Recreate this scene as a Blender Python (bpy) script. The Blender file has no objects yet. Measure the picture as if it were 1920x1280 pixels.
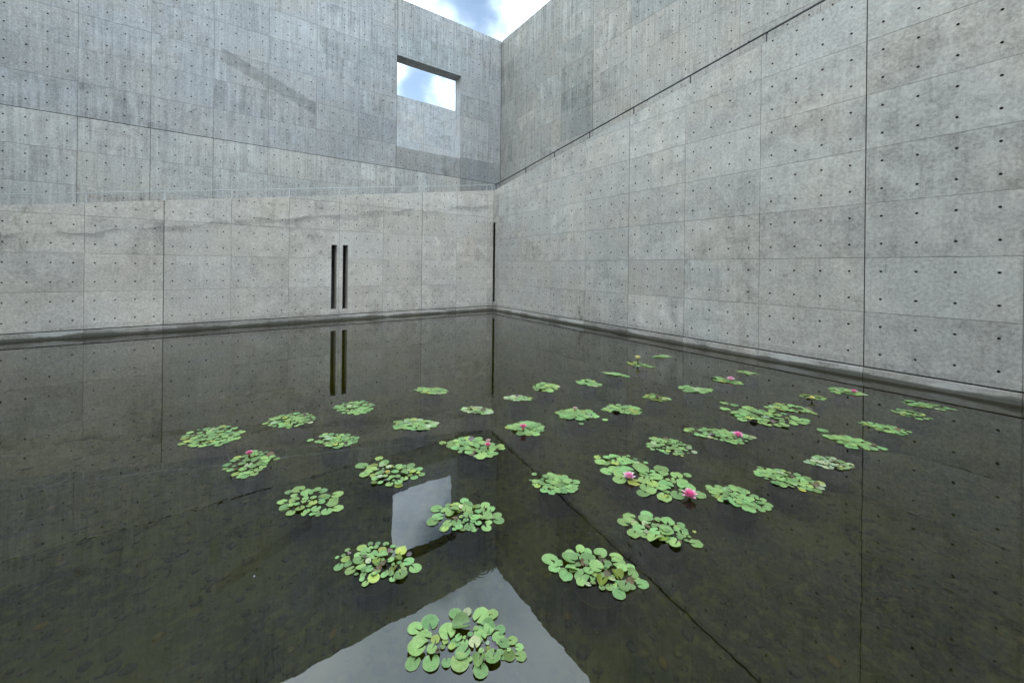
import bpy, bmesh, math, random
from mathutils import Vector, noise as mnoise
from mathutils.geometry import tessellate_polygon

R = math.radians
random.seed(7)
scene = bpy.context.scene
col = scene.collection

# ------------------------------------------------------------------ camera
# World: the inner pool corner is the origin, the left wall lies on y = 0,
# the right wall on x = 0, the water at z = 0.  Metres.
cam_d = bpy.data.cameras.new('camera')
cam = bpy.data.objects.new('camera', cam_d)
col.objects.link(cam)
cam.location = (-8.461, -13.263, 1.7596)
cam.rotation_mode = 'XYZ'
from mathutils import Matrix
yaw = math.atan2(0.8153, 0.5790) - math.pi / 2
cam.matrix_world = (Matrix.Translation(cam.location) @ Matrix.Rotation(yaw, 4, 'Z')
                    @ Matrix.Rotation(R(90), 4, 'X') @ Matrix.Rotation(0.0106, 4, 'Z'))
cam_d.sensor_width = 36.0
cam_d.lens = 714.28 / 1920 * 36
cam_d.shift_y = -139.06 / 1920
cam_d.clip_start = 0.05
cam_d.clip_end = 3000
scene.camera = cam

# ------------------------------------------------------------------ sky
SUN_DIR = Vector((-0.22, -0.50, 0.95)).normalized()
world = bpy.data.worlds.new('World')
scene.world = world
world.use_nodes = True
nt = world.node_tree
nt.nodes.clear()
N = nt.nodes.new
def link(t, a, b): t.links.new(a, b)
w_out = N('ShaderNodeOutputWorld')
bg = N('ShaderNodeBackground')
bg.inputs['Strength'].default_value = 0.125
sky = N('ShaderNodeTexSky')
sky.sky_type = 'NISHITA'
sky.sun_disc = False
sky.sun_elevation = math.asin(SUN_DIR.z)
sky.sun_rotation = math.atan2(SUN_DIR.x, SUN_DIR.y)
sky.air_density = 1.0
sky.dust_density = 1.0
tc = N('ShaderNodeTexCoord')
# stretch the lookup like a cloud deck seen from below: direction / (z + k)
sep = N('ShaderNodeSeparateXYZ')
link(nt, tc.outputs['Generated'], sep.inputs[0])
zc = N('ShaderNodeMath'); zc.operation = 'MAXIMUM'; zc.inputs[1].default_value = 0.0
link(nt, sep.outputs['Z'], zc.inputs[0])
za = N('ShaderNodeMath'); za.operation = 'ADD'; za.inputs[1].default_value = 0.35
link(nt, zc.outputs[0], za.inputs[0])
dv = N('ShaderNodeVectorMath'); dv.operation = 'DIVIDE'
cmb = N('ShaderNodeCombineXYZ')
for i in range(3): link(nt, za.outputs[0], cmb.inputs[i])
link(nt, tc.outputs['Generated'], dv.inputs[0]); link(nt, cmb.outputs[0], dv.inputs[1])
def wnoise(scale, detail, rough, dist=0.0, off=(0, 0, 0)):
    m = N('ShaderNodeVectorMath'); m.operation = 'ADD'; m.inputs[1].default_value = off
    link(nt, dv.outputs[0], m.inputs[0])
    n = N('ShaderNodeTexNoise'); n.inputs['Scale'].default_value = scale
    n.inputs['Detail'].default_value = detail; n.inputs['Roughness'].default_value = rough
    n.inputs['Distortion'].default_value = dist
    link(nt, m.outputs[0], n.inputs['Vector']); return n.outputs['Fac']
def wmath(op, a, b, clamp=False):
    m = N('ShaderNodeMath'); m.operation = op; m.use_clamp = clamp
    for i, v in enumerate((a, b)):
        if isinstance(v, (int, float)): m.inputs[i].default_value = v
        else: link(nt, v, m.inputs[i])
    return m.outputs[0]
n1 = wnoise(1.9, 5, 0.52, 0.25, (1.3, 4.2, 0.0))
# the break in the overcast that shows over the corner of the walls
gd = N('ShaderNodeVectorMath'); gd.operation = 'DISTANCE'
gd.inputs[1].default_value = (0.392, 0.728, 0.563)
wpn = N('ShaderNodeTexNoise'); wpn.inputs['Scale'].default_value = 9.0; wpn.inputs['Detail'].default_value = 5
link(nt, tc.outputs['Generated'], wpn.inputs['Vector'])
wps = N('ShaderNodeVectorMath'); wps.operation = 'SUBTRACT'; wps.inputs[1].default_value = (0.5, 0.5, 0.5)
link(nt, wpn.outputs['Color'], wps.inputs[0])
wpm = N('ShaderNodeVectorMath'); wpm.operation = 'SCALE'; wpm.inputs['Scale'].default_value = 0.22
link(nt, wps.outputs[0], wpm.inputs[0])
wpa = N('ShaderNodeVectorMath'); wpa.operation = 'ADD'
link(nt, tc.outputs['Generated'], wpa.inputs[0]); link(nt, wpm.outputs[0], wpa.inputs[1])
link(nt, wpa.outputs[0], gd.inputs[0])
gap = N('ShaderNodeMapRange'); gap.interpolation_type = 'SMOOTHSTEP'
gap.inputs['From Min'].default_value = 0.0; gap.inputs['From Max'].default_value = 0.20
gap.inputs['To Min'].default_value = 1.0; gap.inputs['To Max'].default_value = 0.0
link(nt, gd.outputs['Value'], gap.inputs['Value'])
gd2 = N('ShaderNodeVectorMath'); gd2.operation = 'DISTANCE'
gd2.inputs[1].default_value = (0.348, 0.842, 0.412)
link(nt, wpa.outputs[0], gd2.inputs[0])
gap2 = N('ShaderNodeMapRange'); gap2.interpolation_type = 'SMOOTHSTEP'
gap2.inputs['From Min'].default_value = 0.0; gap2.inputs['From Max'].default_value = 0.17
gap2.inputs['To Min'].default_value = 1.0; gap2.inputs['To Max'].default_value = 0.0
link(nt, gd2.outputs['Value'], gap2.inputs['Value'])
cov = wmath('SUBTRACT', wmath('ADD', n1, 0.13), wmath('MULTIPLY', wmath('MAXIMUM', gap.outputs[0], wmath('MULTIPLY', gap2.outputs[0], 0.85)), 0.56))
cl = N('ShaderNodeMapRange'); cl.interpolation_type = 'SMOOTHSTEP'
cl.inputs['From Min'].default_value = 0.15; cl.inputs['From Max'].default_value = 0.66
link(nt, cov, cl.inputs['Value'])
n2 = wnoise(2.3, 5, 0.55, 0.0, (3.1, 1.7, 0.4))
ccol = N('ShaderNodeMix'); ccol.data_type = 'RGBA'
ccol.inputs['A'].default_value = (15.5, 19.2, 22.3, 1)
ccol.inputs['B'].default_value = (26.0, 29.5, 31.5, 1)
cr = N('ShaderNodeMapRange'); cr.inputs['From Min'].default_value = 0.35; cr.inputs['From Max'].default_value = 0.66
link(nt, n2, cr.inputs['Value']); link(nt, cr.outputs[0], ccol.inputs['Factor'])
sc_sky = N('ShaderNodeMix'); sc_sky.data_type = 'RGBA'; sc_sky.blend_type = 'MULTIPLY'
sc_sky.inputs['Factor'].default_value = 1.0
sc_sky.inputs['B'].default_value = (2.75, 2.55, 2.2, 1)
link(nt, sky.outputs[0], sc_sky.inputs['A'])
mx = N('ShaderNodeMix'); mx.data_type = 'RGBA'
link(nt, cl.outputs[0], mx.inputs['Factor']); link(nt, sc_sky.outputs['Result'], mx.inputs['A'])
link(nt, ccol.outputs['Result'], mx.inputs['B'])
link(nt, mx.outputs['Result'], bg.inputs['Color']); link(nt, bg.outputs[0], w_out.inputs['Surface'])

# ------------------------------------------------------------------ sun (behind thin cloud)
sun_d = bpy.data.lights.new('sun', 'SUN')
sun_d.energy = 0.65
sun_d.angle = R(25)
sun_d.color = (1.0, 0.97, 0.93)
sun = bpy.data.objects.new('sun', sun_d)
sun.rotation_euler = SUN_DIR.to_track_quat('Z', 'Y').to_euler()
sun.location = (0, 0, 40)
col.objects.link(sun)

scene.view_settings.view_transform = 'Standard'
scene.view_settings.look = 'None'
scene.view_settings.gamma = 1.0
scene.view_settings.use_curve_mapping = False
scene.view_settings.exposure = 0.05
scene.render.engine = 'CYCLES'
scene.cycles.use_denoising = True
scene.cycles.max_bounces = 8
scene.cycles.transparent_max_bounces = 12
scene.cycles.sample_clamp_indirect = 8

# ------------------------------------------------------------------ object helpers
def tag(o, label=None, cat=None, group=None, kind=None):
    if label: o['label'] = label
    if cat: o['category'] = cat
    if group: o['group'] = group
    if kind: o['kind'] = kind
    return o
def empty(name, loc=(0, 0, 0), rz=0.0):
    o = bpy.data.objects.new(name, None)
    o.location = loc; o.rotation_euler = (0, 0, rz); o.empty_display_size = 0.2
    col.objects.link(o); return o
def put(name, me, parent=None, loc=(0, 0, 0), rot=(0, 0, 0), scl=(1, 1, 1), color=None):
    o = bpy.data.objects.new(name, me)
    o.parent = parent; o.location = loc; o.rotation_euler = rot; o.scale = scl
    if color: o.color = color
    col.objects.link(o); return o
def mesh(name, V, F, mats, midx=None, smooth=False):
    me = bpy.data.meshes.new(name)
    me.from_pydata(V, [], F)
    for m in mats: me.materials.append(m)
    if midx: me.polygons.foreach_set('material_index', midx)
    if smooth: me.polygons.foreach_set('use_smooth', [True] * len(me.polygons))
    me.update(); return me
def box(V, F, x0, x1, y0, y1, z0, z1):
    b = len(V)
    V += [(x0, y0, z0), (x1, y0, z0), (x1, y1, z0), (x0, y1, z0), (x0, y0, z1), (x1, y0, z1), (x1, y1, z1), (x0, y1, z1)]
    F += [(b, b+3, b+2, b+1), (b+4, b+5, b+6, b+7), (b, b+1, b+5, b+4), (b+1, b+2, b+6, b+5), (b+2, b+3, b+7, b+6), (b+3, b, b+4, b+7)]

# ------------------------------------------------------------------ materials
class NT:
    """Small wrapper for building node materials."""
    def __init__(s, name):
        s.m = bpy.data.materials.new(name); s.m.use_nodes = True
        s.t = s.m.node_tree; s.t.nodes.clear()
        s.out = s.n('ShaderNodeOutputMaterial')
    def n(s, k): return s.t.nodes.new(k)
    def l(s, a, b): s.t.links.new(a, b)
    def set(s, sock, v):
        if isinstance(v, (int, float, tuple)): sock.default_value = v
        else: s.l(v, sock)
    def math(s, op, a, b=0.0, clamp=False):
        m = s.n('ShaderNodeMath'); m.operation = op; m.use_clamp = clamp
        s.set(m.inputs[0], a); s.set(m.inputs[1], b); return m.outputs[0]
    def vmath(s, op, a, b):
        m = s.n('ShaderNodeVectorMath'); m.operation = op
        s.set(m.inputs[0], a); s.set(m.inputs[1], b); return m.outputs[0]
    def noise(s, vec, scale, detail=4, rough=0.55, dist=0.0):
        k = s.n('ShaderNodeTexNoise'); s.l(vec, k.inputs['Vector'])
        k.inputs['Scale'].default_value = scale; k.inputs['Detail'].default_value = detail
        k.inputs['Roughness'].default_value = rough; k.inputs['Distortion'].default_value = dist
        return k.outputs['Fac']
    def ramp(s, v, a, b, lo=0.0, hi=1.0, smooth=True):
        k = s.n('ShaderNodeMapRange'); k.interpolation_type = 'SMOOTHSTEP' if smooth else 'LINEAR'
        s.set(k.inputs['Value'], v)
        k.inputs['From Min'].default_value = a; k.inputs['From Max'].default_value = b
        k.inputs['To Min'].default_value = lo; k.inputs['To Max'].default_value = hi
        return k.outputs[0]
    def mix(s, f, a, b, mode='MIX'):
        k = s.n('ShaderNodeMix'); k.data_type = 'RGBA'; k.blend_type = mode
        s.set(k.inputs['Factor'], f); s.set(k.inputs['A'], a); s.set(k.inputs['B'], b)
        return k.outputs['Result']
    def bsdf(s, color, rough=0.8, spec=0.3, normal=None):
        p = s.n('ShaderNodeBsdfPrincipled'); s.set(p.inputs['Base Color'], color)
        s.set(p.inputs['Roughness'], rough); p.inputs['Specular IOR Level'].default_value = spec
        if normal is not None: s.l(normal, p.inputs['Normal'])
        s.l(p.outputs[0], s.out.inputs['Surface']); return p
    def bump(s, h, strength, dist):
        b = s.n('ShaderNodeBump'); b.inputs['Strength'].default_value = strength
        b.inputs['Distance'].default_value = dist; s.l(h, b.inputs['Height']); return b.outputs[0]

def grey(v, t=(1, 1, 1)): return (v*t[0], v*t[1], v*t[2], 1)

def concrete(name, base, tint, streak=0.3, pores=0.5, mottle=0.25, top_drip=None, smudge=False, foot=False, smear=False, damp=False):
    k = NT(name)
    pos = k.n('ShaderNodeNewGeometry').outputs['Position']
    oi = k.n('ShaderNodeObjectInfo')
    rnd = oi.outputs['Random']
    sepz = k.n('ShaderNodeSeparateXYZ'); k.l(pos, sepz.inputs[0])
    # every poured panel has its own tone; its pattern does not run on into the next
    offs = k.n('ShaderNodeCombineXYZ')
    k.l(k.math('MULTIPLY', rnd, 37.0), offs.inputs[0]); k.l(k.math('MULTIPLY', rnd, 53.0), offs.inputs[1])
    p2 = k.vmath('ADD', pos, offs.outputs[0])
    big = k.noise(pos, 0.45, 4, 0.6)
    med = k.noise(p2, 2.6, 6, 0.62, 0.3)
    fine = k.noise(p2, 22, 5, 0.65)
    grit = k.noise(pos, 120, 3, 0.7)
    stv = k.vmath('MULTIPLY', p2, (9.0, 9.0, 0.55))
    st1 = k.noise(stv, 1.0, 5, 0.62, 0.15)
    stw = k.vmath('MULTIPLY', pos, (26.0, 26.0, 0.8))
    st2 = k.noise(stw, 1.0, 3, 0.6)
    hz = k.noise(k.vmath('MULTIPLY', pos, (0.7, 0.7, 5.0)), 1.0, 5, 0.6, 0.4)
    amp = k.math('ADD', 0.45, k.math('MULTIPLY', k.math('FRACT', k.math('MULTIPLY', rnd, 7.31)), 1.15))
    v = k.math('ADD', 1.0, k.math('MULTIPLY', k.math('SUBTRACT', big, 0.5), mottle*1.9))
    v = k.math('ADD', v, k.math('MULTIPLY', amp, k.math('MULTIPLY', k.math('SUBTRACT', med, 0.5), mottle*2.6)))
    v = k.math('ADD', v, k.math('MULTIPLY', k.math('SUBTRACT', fine, 0.5), 1.2))
    v = k.math('ADD', v, k.math('MULTIPLY', k.math('SUBTRACT', grit, 0.5), 1.8))
    v = k.math('ADD', v, k.math('MULTIPLY', amp, k.math('MULTIPLY', k.math('SUBTRACT', st1, 0.5), streak)))
    v = k.math('ADD', v, k.math('MULTIPLY', k.math('SUBTRACT', st2, 0.5), streak*0.8))
    v = k.math('ADD', v, k.math('MULTIPLY', k.math('SUBTRACT', hz, 0.5), mottle*0.55))
    v = k.math('ADD', v, k.math('MULTIPLY', k.math('SUBTRACT', rnd, 0.5), 0.10))
    # dark bug holes
    vo = k.n('ShaderNodeTexVoronoi'); vo.inputs['Scale'].default_value = 13.0
    k.l(pos, vo.inputs['Vector'])
    bh = k.ramp(vo.outputs['Distance'], 0.07, 0.16, 1.0, 0.0)
    bh = k.math('MULTIPLY', bh, k.ramp(k.noise(pos, 1.3, 3), 0.45, 0.7))
    v = k.math('SUBTRACT', v, k.math('MULTIPLY', bh, pores))
    # darker damp blotches with a shape of their own
    bl = k.ramp(k.noise(p2, 1.5, 7, 0.68, 0.6), 0.56, 0.66)
    v = k.math('SUBTRACT', v, k.math('MULTIPLY', k.math('MULTIPLY', bl, amp), mottle*0.45))
    if top_drip:
        z = sepz.outputs['Z']
        dn = k.noise(k.vmath('MULTIPLY', pos, (15, 15, 0.25)), 1.0, 4, 0.65)
        dr = k.math('MULTIPLY', k.ramp(dn, 0.50, 0.64), k.ramp(z, top_drip - 3.2, top_drip - 0.1))
        v = k.math('SUBTRACT', v, k.math('MULTIPLY', dr, 0.42))
    # short black runs from the form ties and board joints
    dash = k.ramp(k.noise(k.vmath('MULTIPLY', pos, (21.0, 21.0, 1.9)), 1.0, 3, 0.62), 0.655, 0.70)
    dash = k.math('MULTIPLY', dash, k.ramp(k.noise(pos, 0.8, 3), 0.45, 0.62))
    v = k.math('SUBTRACT', v, k.math('MULTIPLY', dash, streak*0.48))
    if damp:
        zz = k.math('ADD', sepz.outputs['Z'], k.math('MULTIPLY', k.math('SUBTRACT', k.noise(pos, 0.75, 5, 0.55), 0.5), 0.42))
        v = k.math('SUBTRACT', v, k.math('MULTIPLY', k.ramp(zz, 0.27, 0.285, 1.0, 0.0), 0.13))
    warm = k.ramp(k.noise(pos, 0.7, 4, 0.6), 0.42, 0.66)
    c = k.mix(k.math('MULTIPLY', warm, 0.55), grey(base, tint), grey(base, (tint[0]*1.06, tint[1]*1.0, tint[2]*0.93)))
    vc = k.n('ShaderNodeCombineColor')
    for i in range(3): k.l(v, vc.inputs[i])
    c = k.mix(1.0, c, vc.outputs[0], 'MULTIPLY')
    c = k.mix(1.0, c, oi.outputs['Color'], 'MULTIPLY')
    if smear:
        # grey wash smeared along the left wall, and moss at its far end
        X = sepz.outputs['X']; Z = sepz.outputs['Z']
        ln = k.math('ADD', k.math('MULTIPLY', X, 0.158), 4.30)
        wob = k.math('MULTIPLY', k.math('SUBTRACT', k.noise(k.vmath('MULTIPLY', pos, (1.0, 1.0, 3.0)), 0.9, 6, 0.66), 0.5), 0.75)
        dz = k.math('SUBTRACT', k.math('ADD', Z, wob), ln)
        m = k.math('MULTIPLY', k.ramp(dz, -0.24, 0.015), k.ramp(dz, 0.02, 0.035, 1.0, 0.0))
        m = k.math('MULTIPLY', m, k.ramp(k.noise(pos, 1.1, 5, 0.6), 0.34, 0.6))
        c = k.mix(k.math('MULTIPLY', m, 0.50), c, (0.10, 0.102, 0.10, 1))
        ms_ = k.math('MULTIPLY', k.ramp(X, -11.6, -12.6), k.ramp(k.noise(k.vmath('MULTIPLY', pos, (7, 7, 1.6)), 1.0, 6, 0.7), 0.50, 0.66))
        ms_ = k.math('MULTIPLY', ms_, k.ramp(Z, 1.7, 2.3))
        c = k.mix(k.math('MULTIPLY', ms_, 0.55), c, (0.115, 0.125, 0.075, 1))
    if smudge:
        # a sweep of grey repair wash across the upper left wall
        X = sepz.outputs['X']; Z = sepz.outputs['Z']
        t = k.math('DIVIDE', k.math('ADD', X, 9.06), 2.64)            # 0..1 along
        ctr = k.math('SUBTRACT', 8.22, k.math('ADD', k.math('MULTIPLY', t, 1.05), k.math('MULTIPLY', k.math('MULTIPLY', t, k.math('SUBTRACT', 1.0, t)), 0.05)))
        wob = k.math('MULTIPLY', k.math('SUBTRACT', k.noise(pos, 5.0, 5, 0.7), 0.5), 0.22)
        dz = k.math('ABSOLUTE', k.math('ADD', k.math('SUBTRACT', Z, ctr), wob))
        m = k.ramp(dz, 0.17, 0.25, 1.0, 0.0)
        m = k.math('MULTIPLY', m, k.ramp(k.math('ADD', t, wob), 0.0, 0.04)); m = k.math('MULTIPLY', m, k.ramp(t, 0.995, 1.0, 1.0, 0.0))
        c = k.mix(k.math('MULTIPLY', k.math('MULTIPLY', m, k.ramp(k.noise(pos, 3.5, 5, 0.65), 0.3, 0.6, 0.5, 1.0)), 0.42), c, (0.085, 0.087, 0.085, 1))
    if foot:
        z = sepz.outputs['Z']
        eff = k.math('MULTIPLY', k.ramp(k.noise(k.vmath('ADD', k.vmath('MULTIPLY', p2, (0.8, 0.8, 5)), (0, 0, 0)), 1.0, 5, 0.6), 0.50, 0.62), k.ramp(z, 0.02, 0.08))
        c = k.mix(k.math('MULTIPLY', eff, 0.50), c, (0.42, 0.42, 0.40, 1))
        wl = k.math('ADD', z, k.math('MULTIPLY', k.math('SUBTRACT', k.noise(pos, 1.1, 5, 0.6), 0.5), 0.24))
        wet = k.ramp(wl, 0.045, 0.085, 1.0, 0.0)
        c = k.mix(k.math('MULTIPLY', wet, 0.72), c, (0.046, 0.047, 0.032, 1))
    h = k.math('ADD', k.math('MULTIPLY', fine, 0.7), k.math('MULTIPLY', grit, 0.35))
    h = k.math('ADD', h, k.math('MULTIPLY', st1, 0.7*streak))
    h = k.math('SUBTRACT', h, k.math('MULTIPLY', bh, 1.0))
    k.bsdf(c, 0.82, 0.22, k.bump(h, 0.35, 0.004))
    return k.m

M = {}
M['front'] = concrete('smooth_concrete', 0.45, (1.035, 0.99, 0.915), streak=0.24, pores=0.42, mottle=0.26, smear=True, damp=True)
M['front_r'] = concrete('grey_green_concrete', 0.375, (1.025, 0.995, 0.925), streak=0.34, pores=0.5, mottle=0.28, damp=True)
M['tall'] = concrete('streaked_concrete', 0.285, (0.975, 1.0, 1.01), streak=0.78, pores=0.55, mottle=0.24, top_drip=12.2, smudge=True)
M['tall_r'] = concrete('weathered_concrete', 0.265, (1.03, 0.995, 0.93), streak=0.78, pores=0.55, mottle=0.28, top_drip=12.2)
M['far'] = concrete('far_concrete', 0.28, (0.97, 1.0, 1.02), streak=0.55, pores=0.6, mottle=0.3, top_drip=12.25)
M['plinth'] = concrete('plinth_concrete', 0.235, (1.04, 0.99, 0.92), streak=0.12, pores=0.3, mottle=0.4, foot=True)

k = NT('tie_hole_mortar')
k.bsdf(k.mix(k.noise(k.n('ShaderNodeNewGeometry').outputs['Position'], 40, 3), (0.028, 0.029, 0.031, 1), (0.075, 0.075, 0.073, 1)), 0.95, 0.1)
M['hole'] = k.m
k = NT('joint_shade_strip')
k.bsdf((0.022, 0.020, 0.020, 1), 0.8, 0.2)  # near-black colour carries the shade inside the joints
M['joint_shade'] = k.m

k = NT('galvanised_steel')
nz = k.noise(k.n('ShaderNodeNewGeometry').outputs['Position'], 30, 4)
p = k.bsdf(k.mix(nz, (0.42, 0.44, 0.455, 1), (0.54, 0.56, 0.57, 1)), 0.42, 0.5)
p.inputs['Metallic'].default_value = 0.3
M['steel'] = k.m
k = NT('shaded_rail_steel')
k.bsdf((0.022, 0.023, 0.027, 1), 0.45, 0.4)  # rail steel again, its shaded side put into a dark colour
M['steel_shaded'] = k.m

# water: clear film over the pond bed, reflection by Fresnel, faint swell
k = NT('pond_water')
pos = k.n('ShaderNodeNewGeometry').outputs['Position']
swell = k.noise(pos, 2.2, 3, 0.5, 0.3)
rip = k.noise(pos, 9.0, 2, 0.5)
rd = k.n('ShaderNodeVectorMath'); rd.operation = 'DISTANCE'; k.l(pos, rd.inputs[0]); rd.inputs[1].default_value = (-7.30, -11.36, 0)
ring = k.math('MULTIPLY', k.math('SINE', k.math('MULTIPLY', rd.outputs['Value'], 300.0)), k.ramp(rd.outputs['Value'], 0.02, 0.125, 1.0, 0.0))
ring = k.math('MULTIPLY', ring, k.ramp(rd.outputs['Value'], 0.0, 0.03))
h = k.math('ADD', k.math('MULTIPLY', swell, 1.0), k.math('MULTIPLY', rip, 0.16))
h = k.math('ADD', h, k.math('MULTIPLY', ring, 0.02))
bmp = k.bump(h, 1.0, 0.0008)
fr = k.n('ShaderNodeFresnel'); fr.inputs['IOR'].default_value = 1.64; k.l(bmp, fr.inputs['Normal'])
gl = k.n('ShaderNodeBsdfGlossy'); gl.inputs['Roughness'].default_value = 0.0; k.l(bmp, gl.inputs['Normal'])
gl.inputs['Color'].default_value = (1, 1, 1, 1)
tr = k.n('ShaderNodeBsdfTransparent'); tr.inputs['Color'].default_value = (0.72, 0.72, 0.22, 1)
ms = k.n('ShaderNodeMixShader'); k.l(fr.outputs[0], ms.inputs[0]); k.l(tr.outputs[0], ms.inputs[1]); k.l(gl.outputs[0], ms.inputs[2])
k.l(ms.outputs[0], k.out.inputs['Surface'])
M['water'] = k.m

k = NT('pond_mud')
pos = k.n('ShaderNodeNewGeometry').outputs['Position']
a = k.noise(pos, 1.2, 5, 0.6, 0.5); b = k.noise(pos, 14, 4, 0.6)
c = k.mix(k.ramp(a, 0.35, 0.65), (0.010, 0.013, 0.003, 1), (0.036, 0.038, 0.009, 1))
c = k.mix(k.ramp(b, 0.45, 0.7), c, (0.052, 0.050, 0.013, 1))
k.bsdf(c, 0.9, 0.1, k.bump(b, 0.8, 0.02)); M['mud'] = k.m

k = NT('pond_pebble')
oi = k.n('ShaderNodeNewGeometry')
rnd = oi.outputs['Random Per Island']
b = k.noise(oi.outputs['Position'], 18, 3)
cr = k.n('ShaderNodeValToRGB'); k.l(rnd, cr.inputs[0])
el = cr.color_ramp.elements
el[0].position = 0.0; el[0].color = (0.016, 0.017, 0.007, 1)
el[1].position = 1.0; el[1].color = (0.11, 0.075, 0.022, 1)
for ps, cc in ((0.45, (0.025, 0.025, 0.011, 1)), (0.80, (0.048, 0.044, 0.016, 1)), (0.94, (0.072, 0.068, 0.022, 1))):
    e = cr.color_ramp.elements.new(ps); e.color = cc
k.bsdf(k.mix(0.35, cr.outputs[0], k.mix(b, (0.014, 0.015, 0.006, 1), (0.046, 0.043, 0.021, 1))), 0.9, 0.1); M['pebble'] = k.m

k = NT('terracotta_pot')
b = k.noise(k.n('ShaderNodeNewGeometry').outputs['Position'], 12, 4)
k.bsdf(k.mix(b, (0.030, 0.026, 0.012, 1), (0.044, 0.036, 0.018, 1)), 0.9, 0.1); M['pot'] = k.m

k = NT('dark_soil')
k.bsdf((0.020, 0.019, 0.010, 1), 0.95, 0.1); M['soil'] = k.m

k = NT('earth'); b = k.noise(k.n('ShaderNodeNewGeometry').outputs['Position'], 3, 5)
k.bsdf(k.mix(b, (0.10, 0.09, 0.07, 1), (0.16, 0.15, 0.12, 1)), 0.95, 0.1); M['earth'] = k.m

# lily pad: per-leaf colour from the object, pale worn rim, faint radiating veins
k = NT('lily_pad')
oi = k.n('ShaderNodeObjectInfo')
tcn = k.n('ShaderNodeTexCoord')
oc = tcn.outputs['Object']
sp = k.n('ShaderNodeSeparateXYZ'); k.l(oc, sp.inputs[0])
rr = k.math('SQRT', k.math('ADD', k.math('MULTIPLY', sp.outputs['X'], sp.outputs['X']), k.math('MULTIPLY', sp.outputs['Y'], sp.outputs['Y'])))
ang = k.math('ARCTAN2', sp.outputs['Y'], sp.outputs['X'])
offv = k.n('ShaderNodeCombineXYZ'); k.l(k.math('MULTIPLY', oi.outputs['Random'], 31.0), offv.inputs[0])
lo = k.vmath('ADD', oc, offv.outputs[0])
nb = k.noise(lo, 2.2, 4, 0.6); nf = k.noise(lo, 9.0, 4, 0.6)
vein = k.ramp(k.math('SINE', k.math('MULTIPLY', ang, 13.0)), 0.86, 1.0)
vein = k.math('MULTIPLY', vein, k.ramp(rr, 0.15, 0.9, 0.8, 0.15))
c = oi.outputs['Color']
c = k.mix(k.ramp(nb, 0.3, 0.7), k.mix(1.0, c, (0.80, 0.86, 0.78, 1), 'MULTIPLY'), k.mix(1.0, c, (1.18, 1.14, 1.12, 1), 'MULTIPLY'))
c = k.mix(k.math('MULTIPLY', vein, 0.28), c, k.mix(1.0, c, (1.7, 1.45, 1.5, 1), 'MULTIPLY'))
rim = k.ramp(k.math('ADD', rr, k.math('MULTIPLY', k.math('SUBTRACT', nf, 0.5), 0.10)), 0.90, 0.97)
c = k.mix(k.math('MULTIPLY', rim, 0.50), c, (0.30, 0.34, 0.16, 1))
ctr = k.ramp(rr, 0.03, 0.16, 1.0, 0.0)
c = k.mix(k.math('MULTIPLY', ctr, 0.5), c, (0.22, 0.28, 0.08, 1))
spot = k.ramp(k.noise(lo, 5.0, 3, 0.7), 0.70, 0.76)
c = k.mix(k.math('MULTIPLY', spot, 0.6), c, (0.07, 0.055, 0.02, 1))
hh = k.math('ADD', k.math('MULTIPLY', nf, 0.5), k.math('MULTIPLY', vein, 0.5))
p = k.bsdf(c, k.ramp(nb, 0.3, 0.7, 0.34, 0.5), 0.45, k.bump(hh, 0.35, 0.02))
M['leaf'] = k.m

k = NT('flower_petal')
oi = k.n('ShaderNodeObjectInfo'); tcn = k.n('ShaderNodeTexCoord')
sp = k.n('ShaderNodeSeparateXYZ'); k.l(tcn.outputs['Object'], sp.inputs[0])
c = k.mix(k.ramp(sp.outputs['X'], 0.25, 1.05), oi.outputs['Color'], k.mix(0.22, oi.outputs['Color'], (0.85, 0.80, 0.82, 1)))
p = k.bsdf(c, 0.5, 0.3); M['petal'] = k.m
k = NT('flower_stamen')
k.bsdf((0.85, 0.60, 0.08, 1), 0.7, 0.2); M['stamen'] = k.m
k = NT('lily_stem')
k.bsdf((0.07, 0.075, 0.03, 1), 0.6, 0.3); M['stem'] = k.m

# ------------------------------------------------------------------ setting
BASE = 0.1793          # underside of the poured panels above the water
ST = 0.9               # panel height
DEPTH = -0.21
V, F = [], []
G_ = 900
V += [(-G_, -G_, -0.9), (G_, -G_, -0.9), (G_, G_, -0.9), (-G_, G_, -0.9)]; F.append((0, 1, 2, 3))
tag(put('ground', mesh('ground', V, F, [M['earth']])), kind='structure')
V, F = [], []
nx, ny = 70, 70
for j in range(ny + 1):
    for i in range(nx + 1):
        x = -18 + 18.3 * i / nx; y = -20 + 20.3 * j / ny
        V.append((x, y, DEPTH + 0.05 * mnoise.noise(Vector((x * 0.8, y * 0.8, 0))) + 0.02 * mnoise.noise(Vector((x * 3, y * 3, 5)))))
for j in range(ny):
    for i in range(nx):
        a = j * (nx + 1) + i; F.append((a, a + 1, a + nx + 2, a + nx + 1))
tag(put('pond_bed', mesh('pond_bed', V, F, [M['mud']], smooth=True)), kind='structure')
V = [(-18.0, -20.0, 0), (0.0, -20.0, 0), (0.0, 0.0, 0), (-18.0, 0.0, 0)]
tag(put('pond_water', mesh('pond_water', V, [(0, 1, 2, 3)], [M['water']])), kind='structure')
# paved edge the photographer stands on, behind the picture
V, F = [], []; box(V, F, -18, 0.3, -24, -14.6, -0.6, 0.30)
tag(put('terrace', mesh('terrace', V, F, [M['front']])), kind='structure')
# unseen walls added to shut off the sky, behind camera and far left
V, F = [], []
box(V, F, -20, 2.0, -26, -18.2, -0.6, 9.5)
box(V, F, -17.0, -14.4, -18.2, -0.6, -0.6, 10.5)
tag(put('added_sky_block', mesh('added_sky_block', V, F, [M['front']])), kind='structure')
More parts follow.
